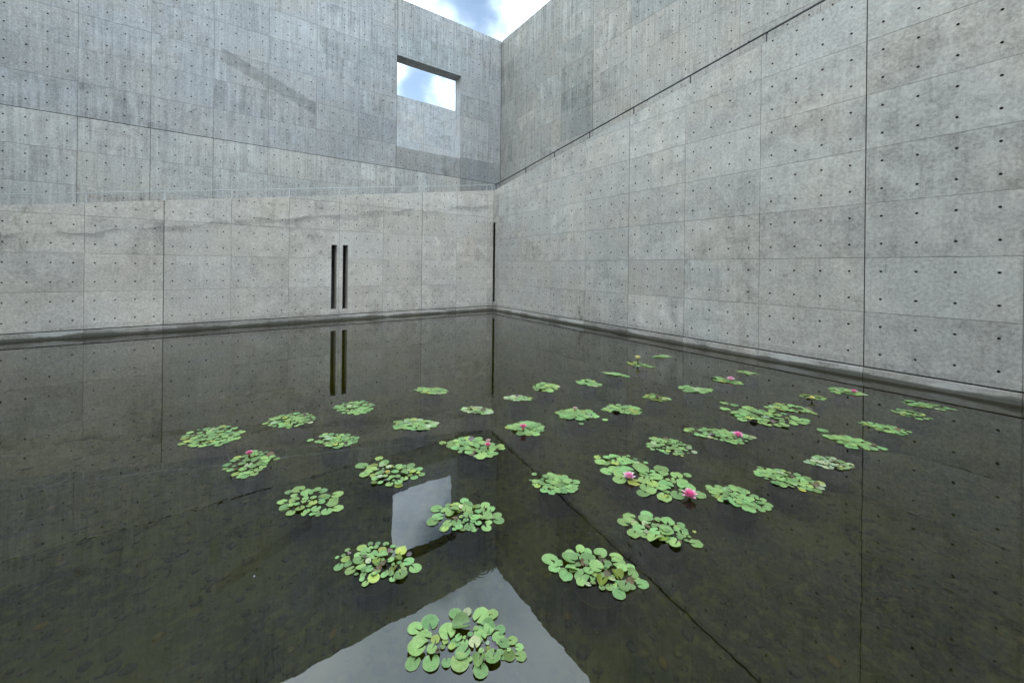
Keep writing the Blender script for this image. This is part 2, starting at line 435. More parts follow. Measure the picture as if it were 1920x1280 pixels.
# pebbles and sunken leaves on the bed, as far as they can be made out
V, F = [], []
rng = random.Random(3)
ico = [(0, 0, 1), (.894, 0, .447), (.276, .851, .447), (-.724, .526, .447), (-.724, -.526, .447), (.276, -.851, .447),
       (.724, .526, -.447), (-.276, .851, -.447), (-.894, 0, -.447), (-.276, -.851, -.447), (.724, -.526, -.447), (0, 0, -1)]
icf = [(0,1,2),(0,2,3),(0,3,4),(0,4,5),(0,5,1),(1,6,2),(2,7,3),(3,8,4),(4,9,5),(5,10,1),(6,7,2),(7,8,3),(8,9,4),(9,10,5),(10,6,1),(11,7,6),(11,8,7),(11,9,8),(11,10,9),(11,6,10)]
for i in range(14000):
    dx = rng.uniform(-13.5, -2.5); dy = rng.uniform(-13.8, -5.5)
    dd = math.hypot(dx + 8.46, dy + 13.26)
    if rng.random() < (dd - 3.0) / 7: continue
    s = rng.choice((.012, .016, .02, .024, .03, .042)); a = rng.uniform(0, 6.28); ca, sa = math.cos(a), math.sin(a)
    e = rng.uniform(0.55, 1.0); fl = rng.uniform(0.12, 0.32); b = len(V)
    z0 = DEPTH + 0.05 * mnoise.noise(Vector((dx * 0.8, dy * 0.8, 0))) + 0.004
    for (px, py, pz) in ico:
        q = 1 + rng.uniform(-.15, .15); px *= s * q; py *= s * e * q; pz *= s * fl
        V.append((dx + px * ca - py * sa, dy + px * sa + py * ca, z0 + pz))
    F += [tuple(b + t for t in f) for f in icf]
tag(put('pebbles', mesh('pebbles', V, F, [M['pebble']], smooth=True)), kind='stuff')

# ------------------------------------------------------------------ poured walls
PT = 0.05              # panel thickness
CORE = 0.042           # the wall body starts here, so joints are recessed this far
HR = 0.0180            # tie hole radius

def clip(poly, f):
    """Clip a convex polygon of (u, z) to f(u, z) >= 0."""
    out = []
    for i, p in enumerate(poly):
        q = poly[(i + 1) % len(poly)]; a, b = f(*p), f(*q)
        if a >= 0: out.append(p)
        if (a >= 0) != (b >= 0):
            t = a / (a - b); out.append((p[0] + (q[0]-p[0])*t, p[1] + (q[1]-p[1])*t))
    return out
def minus(rects, cut):
    out = []
    for (a, b, c, d) in rects:
        A, B, C, D = cut
        if B <= a or A >= b or D <= c or C >= d: out.append((a, b, c, d)); continue
        if A > a: out.append((a, A, c, d))
        if B < b: out.append((B, b, c, d))
        lo, hi = max(a, A), min(b, B)
        if C > c: out.append((lo, hi, c, C))
        if D < d: out.append((lo, hi, D, d))
    return [r for r in out if r[1]-r[0] > 0.012 and r[3]-r[2] > 0.012]
def rpoly(r): return [(r[0], r[2]), (r[1], r[2]), (r[1], r[3]), (r[0], r[3])]
def prism(V, F, poly, d0, d1):
    n = len(poly); b = len(V)
    V += [(u, d0, z) for u, z in poly] + [(u, d1, z) for u, z in poly]
    F.append(tuple(range(b, b + n))); F.append(tuple(range(b + 2*n - 1, b + n - 1, -1)))
    for i in range(n):
        j = (i + 1) % n; F.append((b + i, b + n + i, b + n + j, b + j))
OCT = [(math.cos(math.pi/4*i + .39), math.sin(math.pi/4*i + .39)) for i in range(8)]
def panel_mesh(name, polys, w, h, nu, mats, o0):
    """Front skin with tie holes; polys are convex pieces in panel coordinates."""
    V, F, I = [], [], []
    nz = max(1, round(h / 0.45)) if h > 0.3 else 1
    cw, ch = w / nu, 0.45
    for poly in polys:
        n = len(poly); b = len(V)
        V += [(u, 0, z) for u, z in poly] + [(u, PT, z) for u, z in poly]
        for i in range(n):
            j = (i + 1) % n; F.append((b + i, b + n + i, b + n + j, b + j)); I.append(0)
        for iu in range(nu):
            for iz in range(nz + 1):
                u0, u1 = o0 + iu*cw, o0 + (iu+1)*cw; z0, z1 = iz*ch, (iz+1)*ch
                if iu == 0: u0 -= 1
                if iu == nu-1: u1 += 1
                if iz == 0: z0 -= 1
                cp = clip(clip(clip(clip(poly, lambda u, z: u-u0), lambda u, z: u1-u), lambda u, z: z-z0), lambda u, z: z1-z)
                if len(cp) < 3: continue
                hu, hz = o0 + (iu+.5)*cw, (iz+.5)*ch
                inside = True
                for i in range(len(cp)):
                    (ax, ay), (bx, by) = cp[i], cp[(i+1) % len(cp)]
                    L = math.hypot(bx-ax, by-ay)
                    if L < 1e-6: continue
                    if ((bx-ax)*(hz-ay) - (by-ay)*(hu-ax)) / L < HR + 0.02: inside = False
                b = len(V)
                if not inside:
                    V += [(u, 0, z) for u, z in cp]; F.append(tuple(range(b, b+len(cp)))); I.append(0); continue
                ho = [(hu + HR*c, hz + HR*s) for c, s in OCT]
                pts = cp + ho
                tri = tessellate_polygon([[Vector((u, z, 0)) for u, z in cp], [Vector((u, z, 0)) for u, z in ho]])
                V += [(u, 0, z) for u, z in pts]
                for t in tri:
                    (ax, ay), (bx, by), (cx, cy) = (pts[q] for q in t)
                    if (bx-ax)*(cy-ay) - (by-ay)*(cx-ax) < 0: t = (t[0], t[2], t[1])
                    F.append(tuple(b + q for q in t)); I.append(0)
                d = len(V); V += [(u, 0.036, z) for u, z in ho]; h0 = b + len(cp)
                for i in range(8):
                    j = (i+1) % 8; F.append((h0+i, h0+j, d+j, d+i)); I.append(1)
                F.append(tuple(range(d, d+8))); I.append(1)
    return mesh(name, V, F, mats, I)

def poured_wall(root, mat, us, z_rows, cuts, top, thick, u_lim, z_lim, wide=(), wide_z=(), mid=(), tint=None, jit=0.05, gap=0.0029, seed=1):
    """Panels hung between joints us / z_rows in front of a solid core, all children of root."""
    rg = random.Random(seed)
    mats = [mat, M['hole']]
    cache = {}
    V, F = [], []
    rects = [(u_lim[0], u_lim[1], z_lim[0], z_lim[1])]
    for c in cuts: rects = minus(rects, c)
    for r in rects:
        p = rpoly(r)
        if top: p = clip(p, lambda u, z: top(u) - z)
        if len(p) >= 3: prism(V, F, p, CORE, thick)
    put('wall_core', mesh('wall_core', V, F, [mat]), root)
    # near-black strips sealing the wide joints, painting in their deep shade
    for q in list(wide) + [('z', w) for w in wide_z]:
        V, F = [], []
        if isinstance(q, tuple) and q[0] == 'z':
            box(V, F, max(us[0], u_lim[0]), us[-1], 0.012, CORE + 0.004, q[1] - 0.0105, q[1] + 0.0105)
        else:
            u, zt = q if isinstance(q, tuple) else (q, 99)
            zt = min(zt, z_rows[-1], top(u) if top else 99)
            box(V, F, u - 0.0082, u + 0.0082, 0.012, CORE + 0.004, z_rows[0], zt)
        put('joint_shade_strip', mesh('joint_shade_strip', V, F, [M['joint_shade']]), root)
    def g(v, ws, w=0.009): return w if any(abs(v - q) < 0.02 for q in ws) else gap
    for i in range(len(us) - 1):
        u0, u1 = us[i], us[i+1]
        for j in range(len(z_rows) - 1):
            z0, z1 = z_rows[j], z_rows[j+1]
            if top and max(top(u0), top(u1)) < z0 + 0.05: continue
            def gu(u):
                if any(abs(u - q) < .02 for q in wide): return 0.007
                if any(abs(u - q[0]) < .02 and z0 < q[1] for q in mid): return 0.0055
                return gap
            ga, gb = gu(u0), gu(u1)
            gc, gd = g(z0, wide_z), g(z1, wide_z)
            gc += rg.choice((-.0017, -.001, 0, 0, .0005)); 
            rs = [(u0 + ga, u1 - gb, z0 + gc, z1 - gd)]
            for c in cuts: rs = minus(rs, c)
            polys = []
            for r in rs:
                p = [(u - u0, z - z0) for u, z in rpoly(r)]
                if top: p = clip(p, lambda u, z: top(u + u0) - z0 - z)
                if len(p) >= 3 and max(q[1] for q in p) > min(q[1] for q in p) + .02: polys.append(p)
            if not polys: continue
            w, h = u1-u0, z1-z0
            key = tuple(tuple((round(a, 4), round(b, 4)) for a, b in p) for p in polys)
            if key not in cache:
                cache[key] = panel_mesh('panel', polys, w, h, max(1, round(w/0.372)), mats, 0.0)
            t = 1 + rg.uniform(-jit, jit); cold = rg.uniform(-.012, .012)
            cc = (t - cold, t, t + cold, 1)
            if tint:
                q = tint(i, j, u0, z0)
                if q: cc = tuple(a*b for a, b in zip(cc, q)) if len(q) == 4 else cc
            put('panel', cache[key], root, (u0, rg.uniform(-.0012, .0012), z0), color=cc)

def plinth(root, us, seed):
    rg = random.Random(seed); cache = {}
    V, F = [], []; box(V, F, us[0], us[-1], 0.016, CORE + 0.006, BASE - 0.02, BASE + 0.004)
    put('joint_shade_strip', mesh('joint_shade_strip', V, F, [M['joint_shade']]), root)  # dark strip painting the shade of the gap above the plinth
    for i in range(len(us) - 1):
        w = round(us[i+1] - us[i], 4)
        if w not in cache:
            V, F = [], []; prof = [(-0.006, BASE - 0.022), (-0.022, BASE - 0.034), (-0.045, 0.06), (-0.055, -0.42), (0.3, -0.42), (0.3, BASE - 0.022)]
            a, b = 0.003, w - 0.003
            n = len(prof)
            V += [(a, d, z) for d, z in prof] + [(b, d, z) for d, z in prof]
            F += [tuple(range(n - 1, -1, -1)), tuple(range(n, 2*n))]
            for q in range(n):
                r = (q+1) % n; F.append((q, r, n+r, n+q))
            cache[w] = mesh('plinth_block', V, F, [M['plinth']])
        t = rg.choice((0.72, 0.85, 1.0, 1.12))
        put('plinth_block', cache[w], root, (us[i], 0, 0), color=(t, t, t*.99, 1))

rowsz = lambda a, b: [BASE + ST * k for k in range(a, b)]
# --- low wall on the left, its top rising with the ramp towards the corner
low_left = empty('courtyard_wall', (0, 0, 0))
tag(low_left, 'low grey concrete wall with two narrow black slits, left side of the pool', 'wall', 'concrete walls round the pool')
usL = [-0.28 - 1.4035 * q for q in range(12, -1, -1)] + [-0.004]
TOPL = lambda u: 4.915 + 0.1503 * u
cutsL = [(-6.122, -5.962, 0.335, 2.415), (-5.781, -5.624, 0.333, 2.42), (-12.98, -12.80, 0.33, 2.42)]
poured_wall(low_left, M['front'], usL, rowsz(0, 7), cutsL, TOPL, 0.38, (-17.2, 0.0), (-0.5, 6), wide=(usL[12-7], usL[12-2]), seed=11,
            jit=0.065)
plinth(low_left, usL, 5)
# --- low wall on the right, climbing away from the corner
low_right = empty('courtyard_wall', (0, 0, 0), R(-90))
tag(low_right, 'pale grey parapet wall climbing along the right side of the pool, dotted with tie holes', 'wall', 'concrete walls round the pool')
usR = [0.004, 0.395] + [0.395 + 1.5850 * q for q in range(1, 12)]
TOPR = lambda u: 4.915 + 0.1368 * u
poured_wall(low_right, M['front_r'], usR, rowsz(0, 10), [(-0.02, 0.142, 0.33, 3.59)], TOPR, 0.38, (0.0, 18.0), (-0.5, 9), wide=(usR[5], usR[8]), seed=12,
            jit=0.065)
plinth(low_right, usR, 6)
# --- tall wall behind the left ramp, with the square opening
WL, WR = 1.46, 1.28
TOP = 12.2
tall_left = empty('courtyard_wall', (0, WL, 0))
tag(tall_left, 'tall streaked concrete wall with a large square opening near the corner', 'wall', 'concrete walls round the pool')
usTL = [-0.791 - 1.40 * q for q in range(12, -1, -1)] + [0.62, WR - 0.022]
def tintL(i, j, u, z):
    k_ = round((z - BASE) / ST)
    if abs(u + 0.791) < .1 and k_ in (6,): return (.74, .76, .77, 1)
    if abs(u + 0.791) < .1 and k_ in (9,): return (.88, .90, .90, 1)
    if abs(u - 0.62) < .1 and k_ in (5, 6): return (.86, .87, .87, 1)
    if u > -0.9 and k_ <= 5: return (.84, .84, .82, 1)
    if abs(u + 0.791) < .1 and k_ == 5: return (.80, .80, .79, 1)
    if u > -3.7 and u < -0.8 and k_ in (10, 11): return (.93, .97, .97, 1)
    if u > -3.7 and k_ == 6: return (.90, .88, .85, 1)
    if u > -6.5 and u < -3.6 and k_ in (10,): return (.93, .96, .97, 1)
    if abs(u + 4.991) < .1 and k_ == 7: return (.90, .91, .93, 1)
    if k_ < 6: return (1.22, 1.19, 1.14, 1)
    return None
rTL = rowsz(2, 14); rTL.append(TOP)
poured_wall(tall_left, M['tall'], usTL, rTL, [(-3.582, -0.798, 6.415, 9.972)], None, 0.55, (-17.7, WR + 0.3), (-0.5, TOP), wide=(usTL[10],), mid=[(usTL[q], BASE + 5.3) for q in (4, 5, 6)] + [(usTL[3], 99)],
            wide_z=(BASE + 5.4,), tint=tintL, jit=0.03, gap=0.0027, seed=13)
# --- tall wall behind the right ramp
tall_right = empty('courtyard_wall', (WR, 0, 0), R(-90))
tag(tall_right, 'tall weathered concrete wall rising behind the dark handrail on the right', 'wall', 'concrete walls round the pool')
usTR = [-WL + 0.022, -0.508] + [1.060 + 1.573 * q for q in range(0, 11)]
def tintR(i, j, u, z):
    k_ = round((z - BASE) / ST)
    if abs(u - 2.633) < .1 and k_ in (7, 8, 9, 10): return (.80, .84, .84, 1)
    if abs(u - 5.779) < .1 and k_ in (10, 11): return (.82, .85, .86, 1)
    if u < 4.1: return (.93, .94, .925, 1)
    return (1.04, 1.03, 1.0, 1)
rTR = rowsz(4, 14); rTR.append(TOP)
poured_wall(tall_right, M['tall_r'], usTR, rTR, [], None, 0.55, (-WL - 0.3, 16.8), (-0.5, TOP), wide=(usTR[4],), tint=tintR, jit=0.03, gap=0.0027, seed=14)
# --- wall seen through the opening
far = empty('courtyard_wall', (0, 10.0, 0))
tag(far, 'bright concrete wall seen through the square opening, sky above it', 'wall', 'concrete walls round the pool')
poured_wall(far, M['far'], [-6.0 + 1.4 * q for q in range(9)], [12.27 - 0.9 * q for q in range(8, -1, -1)], [], None, 0.4, (-7.2, 7.0), (-0.5, 12.27), jit=0.05, seed=15)

# --- ramp between the low and the tall walls
V, F = [], []
prism(V, F, [(-17.2, TOPL(-17.2) - 1.25), (-0.0, TOPL(0) - 1.25), (-0.0, TOPL(0) - 1.0), (-17.2, TOPL(-17.2) - 1.0)], 0.38, WL)
o = tag(put('ramp', mesh('ramp', V, F, [M['front']])), kind='structure')
V, F = [], []
prism(V, F, [(-WL, TOPR(0) - 1.25), (0.0, TOPR(0) - 1.25), (17.0, TOPR(17) - 1.25), (17.0, TOPR(17) - 1.0), (0.0, TOPR(0) - 1.0), (-WL, TOPR(0) - 1.0)], 0.38, WR)
o = tag(put('ramp', mesh('ramp', V, F, [M['front']]), None, (0, 0, 0), (0, 0, R(-90))), kind='structure')

# --- handrails on the low walls
def handrail(root, top, u0, u1, posts, ms, pw, ht, d=0.10, h=0.255):
    V, F = [], []
    prism(V, F, [(u0, top(u0) + h - ht), (u1, top(u1) + h - ht), (u1, top(u1) + h), (u0, top(u0) + h)], d - 0.022, d + 0.022)
    put('rail', mesh('rail', V, F, [ms]), root)
    V, F = [], []
    box(V, F, -pw, pw, -0.012, 0.012, -0.09, h - ht - 0.002)
    box(V, F, -0.03, 0.03, -0.03, 0.03, 0.0, 0.008)
    pm = mesh('post', V, F, [ms])
    for u in posts: put('post', pm, root, (u, d, top(u)))
hl = empty('handrail', (0, 0, 0)); tag(hl, 'thin pale metal handrail on short posts along the left low wall', 'handrail', 'metal handrails on the low walls')
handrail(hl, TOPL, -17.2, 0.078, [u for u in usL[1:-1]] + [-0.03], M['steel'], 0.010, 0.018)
hr = empty('handrail', (0, 0, 0), R(-90)); tag(hr, 'metal handrail, shaded dark, climbing along the top of the right low wall', 'handrail', 'metal handrails on the low walls')
handrail(hr, TOPR, -0.076, 17.5, [0.02] + [u + 0.05 for u in usR[2:]], M['steel_shaded'], 0.009, 0.017)

LABELS = {
 'A': 'open clump of notched pads lying in the bright sky reflection, nearest the camera',
 'B': 'crowded clump with brown withered middle and stray tiny pads, below left of the reflected window',
 'C': 'large clump with curled pads and brown undersides, before the slanting dark reflected line at right',
 'D': 'clump overlapping the window reflection, one pad yellow at its left edge',
 'E': 'slanting clump ending in tiny pads and one long pad over its brown pot',
 'F': 'round clump of large separate pads left of the reflected window, lowest of the left clumps',
 'G': 'clump with one upright olive yellow leaf and a lone yellow pad behind it',
 'H1': 'small leaved clump with dark gap, just behind the pads with two open pink flowers',
 'H2': 'spread of big flat pads carrying two open pink flowers',
 'I': 'long clump with one orange dead pad on its near edge',
 'J': 'slanting green clump right of the two open pink flowers, one yellowish pad behind',
 'K': 'small clump with one bright green pad in front and three stray pads left',
 'L': 'clump with one deep pink half open flower, leftmost of the flowering clumps',
 'M': 'clump with two pink flowers close together and a yellow pad at its left tip',
 'N': 'wide dense flowerless clump, leftmost on the pool',
 'O': 'second flat clump from the left, between the widest left clump and the slit reflections',
 'P': 'clump with one lone pad off its left tip, below the slit reflections',
 'Q': 'flat clump just below the ends of the two slit reflections',
 'R': 'flowerless clump right of the slit reflections, one large round pad at its front edge',
 'S': 'thin flat clump far off left of the corner, farthest of the left clumps',
 'T': 'ragged diamond shaped clump behind the two open pink flowers, left of a deep pink flower',
 'U': 'long clump with one deep pink open flower near its pointed right end',
 'V': 'largest mat of pads in the right group, with four pads adrift at its left',
 'W': 'clump with a dark hole at its back edge, behind the largest mat of pads',
 'X': 'sparse dark clump with a pale yellow flower close to the water',
 'Y': 'flat clump with a small pink flower, nearest the right wall plinth joint',
 'Z': 'long narrow flowerless clump crossing the dark joint reflection at right',
 'AA': 'pointed clump trailing to the right with two pads adrift at its left',
 'AB': 'narrow clump near the right wall, nearer of the two rightmost clumps',
 'AC': 'thin strip of pads closest to the right wall plinth, farther of the two rightmost clumps',
 'AD': 'pale clump of small greyish pads just behind the one with the orange pad',
 'AE': 'very sparse few pads near the right wall behind a small pink flower',
 'AF': 'flat far clump with a small light pink flower in its middle',
 'AG': 'flat flowerless clump left of and in front of the small light pink flower',
 'AH': 'dull clump of tiny brownish pads amid the middle right group',
 'AI': 'thin small clump in front of the tall yellow flower, left of it',
 'AJ': 'far clump with a yellow flower standing on a tall stem',
 'AK': 'farthest thin clump, behind the tall yellow flower',
 'AL': 'flat far clump right of the corner, between the compact one and the thin one',
 'AM': 'compact far clump right of the corner slit reflection',
 'AN': 'small whitish clump right beside the corner slit reflection',
 'AO': 'full green flowerless clump right of the one with a pale half closed flower',
 'AP': 'clump with a pale pink half closed flower at its back',
 'AQ': 'clump with a single deep pink flower at its front, right of the corner reflection',
 'AR': 'clump half whitish upturned pads and half green, just left of the corner reflection',
}
MANUAL = {
 'A': [(-7.561,-11.532,0.068,302,"g"),(-7.509,-11.561,0.053,-1,"l"),(-7.461,-11.616,0.094,201,"g"),(-7.41,-11.644,0.063,161,"g"),(-7.687,-11.503,0.089,252,"g"),(-7.759,-11.491,0.08,296,"g"),(-7.74,-11.557,0.077,304,"g"),(-7.638,-11.598,0.091,256,"g"),(-7.569,-11.609,0.093,332,"c"),(-7.471,-11.688,0.091,122,"c"),(-7.423,-11.736,0.05,160,"g"),(-7.517,-11.703,0.069,276,"g"),(-7.557,-11.677,0.03,-1,"g"),(-7.776,-11.544,0.032,-1,"g"),(-7.701,-11.601,0.047,245,"Y"),(-7.667,-11.636,0.032,64,"Y"),(-7.687,-11.652,0.028,64,"g"),(-7.61,-11.659,0.036,21,"g"),(-7.597,-11.699,0.039,61,"g"),(-7.648,-11.68,0.022,-1,"g"),(-7.557,-11.721,0.065,240,"l"),(-7.452,-11.765,0.063,274,"g"),(-7.444,-11.799,0.065,122,"g"),(-7.405,-11.812,0.052,145,"g"),(-7.397,-11.856,0.042,145,"g"),(-7.79,-11.594,0.088,340,"c"),(-7.733,-11.634,0.053,23,"g"),(-7.728,-11.655,0.056,-1,"b"),(-7.826,-11.641,0.075,24,"g"),(-7.759,-11.687,0.089,66,"g"),(-7.704,-11.727,0.047,64,"g"),(-7.627,-11.733,0.08,2,"c"),(-7.655,-11.76,0.087,99,"g"),(-7.611,-11.774,0.025,-1,"g"),(-7.582,-11.804,0.07,44,"c"),(-7.525,-11.828,0.076,29,"c"),(-7.487,-11.851,0.022,-1,"g"),(-7.455,-11.856,0.06,69,"o"),(-7.415,-11.891,0.057,145,"g"),(-7.597,-11.843,0.072,66,"g"),(-7.52,-11.665,0.027,-1,"g"),(-7.55,-11.769,0.029,18,"g"),(-7.508,-11.755,0.023,-1,"l"),(-7.521,-11.782,0.029,-1,"o"),(-7.493,-11.785,0.035,-1,"p")],
 'B': [(-7.781,-10.789,0.035,255,"g"),(-7.742,-10.816,0.035,254,"g"),(-7.701,-10.848,0.04,261,"g"),(-7.911,-10.765,0.035,-1,"g"),(-7.91,-10.797,0.027,-1,"p"),(-7.942,-10.798,0.028,-1,"g"),(-7.976,-10.794,0.027,-1,"g"),(-7.938,-10.839,0.058,-1,"Y"),(-7.984,-10.879,0.064,57,"g"),(-7.933,-10.881,0.051,13,"g"),(-7.934,-10.943,0.065,12,"g"),(-7.878,-10.899,0.068,-1,"g"),(-7.88,-10.961,0.065,-1,"g"),(-7.842,-10.992,0.056,18,"g"),(-7.823,-10.841,0.066,-1,"g"),(-7.835,-10.797,0.058,-1,"Y"),(-7.871,-10.842,0.044,-1,"g"),(-7.793,-10.901,0.059,-1,"g"),(-7.749,-10.937,0.069,-1,"c"),(-7.734,-10.886,0.057,-1,"Y"),(-7.761,-10.842,0.036,-1,"g"),(-7.789,-10.831,0.029,-1,"g"),(-7.699,-10.922,0.038,-1,"p"),(-7.673,-10.897,0.038,-1,"g"),(-7.654,-10.927,0.03,-1,"g"),(-7.621,-10.941,0.037,-1,"g"),(-7.648,-10.971,0.071,-1,"Y"),(-7.611,-11.013,0.033,-1,"p"),(-7.634,-11.067,0.069,-1,"g"),(-7.679,-11.012,0.056,-1,"oc"),(-7.719,-11.0,0.046,-1,"g"),(-7.792,-10.961,0.053,-1,"o"),(-7.832,-10.933,0.037,-1,"l"),(-7.844,-10.89,0.044,-1,"b"),(-7.801,-11.026,0.055,-1,"b"),(-7.762,-11.002,0.047,-1,"b"),(-7.725,-11.072,0.057,-1,"oc"),(-7.673,-11.073,0.039,-1,"g"),(-7.682,-11.108,0.047,-1,"g"),(-7.62,-11.138,0.08,112,"g"),(-7.709,-11.144,0.077,81,"c"),(-7.754,-11.142,0.042,72,"g"),(-7.839,-11.074,0.072,92,"Y"),(-7.888,-11.088,0.039,38,"g"),(-7.895,-11.045,0.032,39,"g"),(-7.912,-10.99,0.026,-1,"g"),(-7.881,-11.014,0.041,-1,"g"),(-7.784,-11.086,0.045,36,"g"),(-7.749,-11.095,0.036,-1,"g")],
 'C': [(-6.928,-11.532,0.098,285,"g"),(-6.903,-11.584,0.057,-1,"g"),(-6.951,-11.598,0.074,351,"g"),(-6.795,-11.565,0.058,271,"g"),(-6.771,-11.6,0.042,-1,"g"),(-6.724,-11.584,0.065,-1,"g"),(-6.696,-11.62,0.06,-1,"g"),(-6.83,-11.6,0.105,284,"c"),(-6.739,-11.66,0.1,245,"g"),(-6.647,-11.679,0.082,186,"c"),(-6.672,-11.712,0.056,-1,"b"),(-6.785,-11.673,0.052,-1,"b"),(-6.869,-11.662,0.094,342,"c"),(-6.93,-11.652,0.062,-1,"g"),(-6.935,-11.679,0.088,25,"g"),(-6.865,-11.735,0.095,5,"g"),(-6.813,-11.735,0.061,-1,"c"),(-6.747,-11.738,0.097,-1,"c"),(-6.776,-11.775,0.054,-1,"g"),(-6.583,-11.749,0.088,154,"g"),(-6.61,-11.786,0.083,-1,"g"),(-6.668,-11.757,0.051,-1,"g"),(-6.697,-11.773,0.036,-1,"g"),(-6.634,-11.833,0.061,161,"c"),(-6.585,-11.85,0.063,161,"g"),(-6.686,-11.843,0.086,242,"oc"),(-6.609,-11.89,0.072,182,"c"),(-6.741,-11.81,0.05,-1,"b"),(-6.735,-11.847,0.035,-1,"l"),(-6.664,-11.91,0.058,-1,"b"),(-6.623,-11.964,0.072,153,"g"),(-6.793,-11.823,0.082,30,"oc"),(-6.828,-11.783,0.039,-1,"g"),(-6.843,-11.799,0.03,-1,"g"),(-6.874,-11.793,0.033,-1,"l"),(-6.9,-11.76,0.053,-1,"g"),(-6.829,-11.853,0.038,79,"g"),(-6.794,-11.874,0.049,40,"g"),(-6.727,-11.876,0.038,-1,"g"),(-6.724,-11.918,0.068,10,"c"),(-6.689,-11.942,0.042,-1,"g"),(-6.784,-11.931,0.081,38,"g"),(-6.733,-11.937,0.03,-1,"g"),(-6.764,-11.885,0.031,-1,"g")],
 'D': [(-7.08,-10.732,0.073,258,"g"),(-7.291,-10.699,0.088,295,"g"),(-7.202,-10.719,0.058,-1,"g"),(-7.149,-10.748,0.073,-1,"Y"),(-7.083,-10.79,0.077,-1,"g"),(-7.034,-10.848,0.057,-1,"g"),(-6.979,-10.868,0.075,220,"g"),(-6.968,-10.931,0.065,219,"g"),(-7.054,-10.848,0.05,-1,"o"),(-7.025,-10.902,0.039,-1,"g"),(-7.239,-10.749,0.054,-1,"g"),(-7.264,-10.752,0.038,-1,"g"),(-7.19,-10.789,0.071,-1,"c"),(-7.238,-10.809,0.07,-1,"g"),(-7.169,-10.817,0.043,-1,"o"),(-7.118,-10.825,0.065,-1,"g"),(-7.32,-10.792,0.092,-1,"g"),(-7.373,-10.817,0.084,348,"g"),(-7.13,-10.883,0.077,-1,"g"),(-7.065,-10.908,0.05,-1,"c"),(-7.184,-10.882,0.037,-1,"g"),(-7.236,-10.881,0.057,-1,"b"),(-7.035,-10.939,0.021,-1,"g"),(-7.03,-10.984,0.08,-1,"c"),(-6.968,-11.014,0.071,156,"g"),(-6.991,-11.068,0.083,124,"g"),(-7.083,-10.954,0.051,-1,"g"),(-7.111,-10.947,0.07,-1,"g"),(-7.058,-11.043,0.052,166,"g"),(-7.099,-11.08,0.077,77,"g"),(-7.295,-10.895,0.071,-1,"g"),(-7.334,-10.924,0.079,22,"g"),(-7.244,-10.925,0.078,62,"g"),(-7.179,-10.938,0.043,-1,"c"),(-7.14,-10.971,0.047,-1,"g"),(-7.123,-11.014,0.051,-1,"g"),(-7.19,-11.003,0.083,61,"g"),(-7.251,-10.976,0.05,-1,"g"),(-7.281,-10.97,0.037,-1,"g"),(-7.239,-11.004,0.044,-1,"g"),(-7.18,-11.054,0.039,-1,"g"),(-7.153,-11.055,0.016,-1,"p"),(-7.179,-10.728,0.025,-1,"y")],
 'E': [(-6.083,-11.61,0.088,233,"g"),(-6.207,-11.554,0.092,301,"g"),(-6.284,-11.569,0.094,288,"g"),(-6.146,-11.643,0.093,287,"c"),(-6.236,-11.627,0.058,-1,"g"),(-6.101,-11.652,0.049,-1,"g"),(-6.067,-11.69,0.056,-1,"g"),(-6.025,-11.74,0.095,-1,"g"),(-5.989,-11.814,0.061,121,"g"),(-6.224,-11.586,0.054,-1,"g"),(-6.015,-11.853,0.051,-1,"g"),(-6.029,-11.813,0.052,-1,"Y"),(-6.254,-11.672,0.091,-1,"g"),(-6.324,-11.68,0.1,13,"g"),(-6.196,-11.692,0.046,-1,"b"),(-6.153,-11.718,0.044,-1,"g"),(-6.181,-11.668,0.054,-1,"l"),(-6.113,-11.776,0.085,-1,"g"),(-6.136,-11.799,0.103,-1,"c"),(-6.234,-11.719,0.051,-1,"g"),(-6.285,-11.729,0.054,-1,"g"),(-6.25,-11.784,0.1,11,"g"),(-6.204,-11.81,0.079,-1,"o"),(-6.218,-11.75,0.038,-1,"g"),(-6.086,-11.86,0.04,-1,"g"),(-6.04,-11.875,0.044,-1,"g"),(-6.064,-11.843,0.022,-1,"g"),(-6.11,-11.878,0.041,-1,"g"),(-6.068,-11.884,0.028,-1,"g"),(-6.047,-11.908,0.026,-1,"g"),(-6.095,-11.915,0.034,-1,"g"),(-6.157,-11.864,0.041,-1,"g"),(-6.161,-11.839,0.028,-1,"g"),(-6.148,-11.897,0.042,-1,"b"),(-6.194,-11.896,0.086,9,"c"),(-6.072,-11.968,0.085,145,"g"),(-5.971,-11.9,0.027,-1,"Y")],
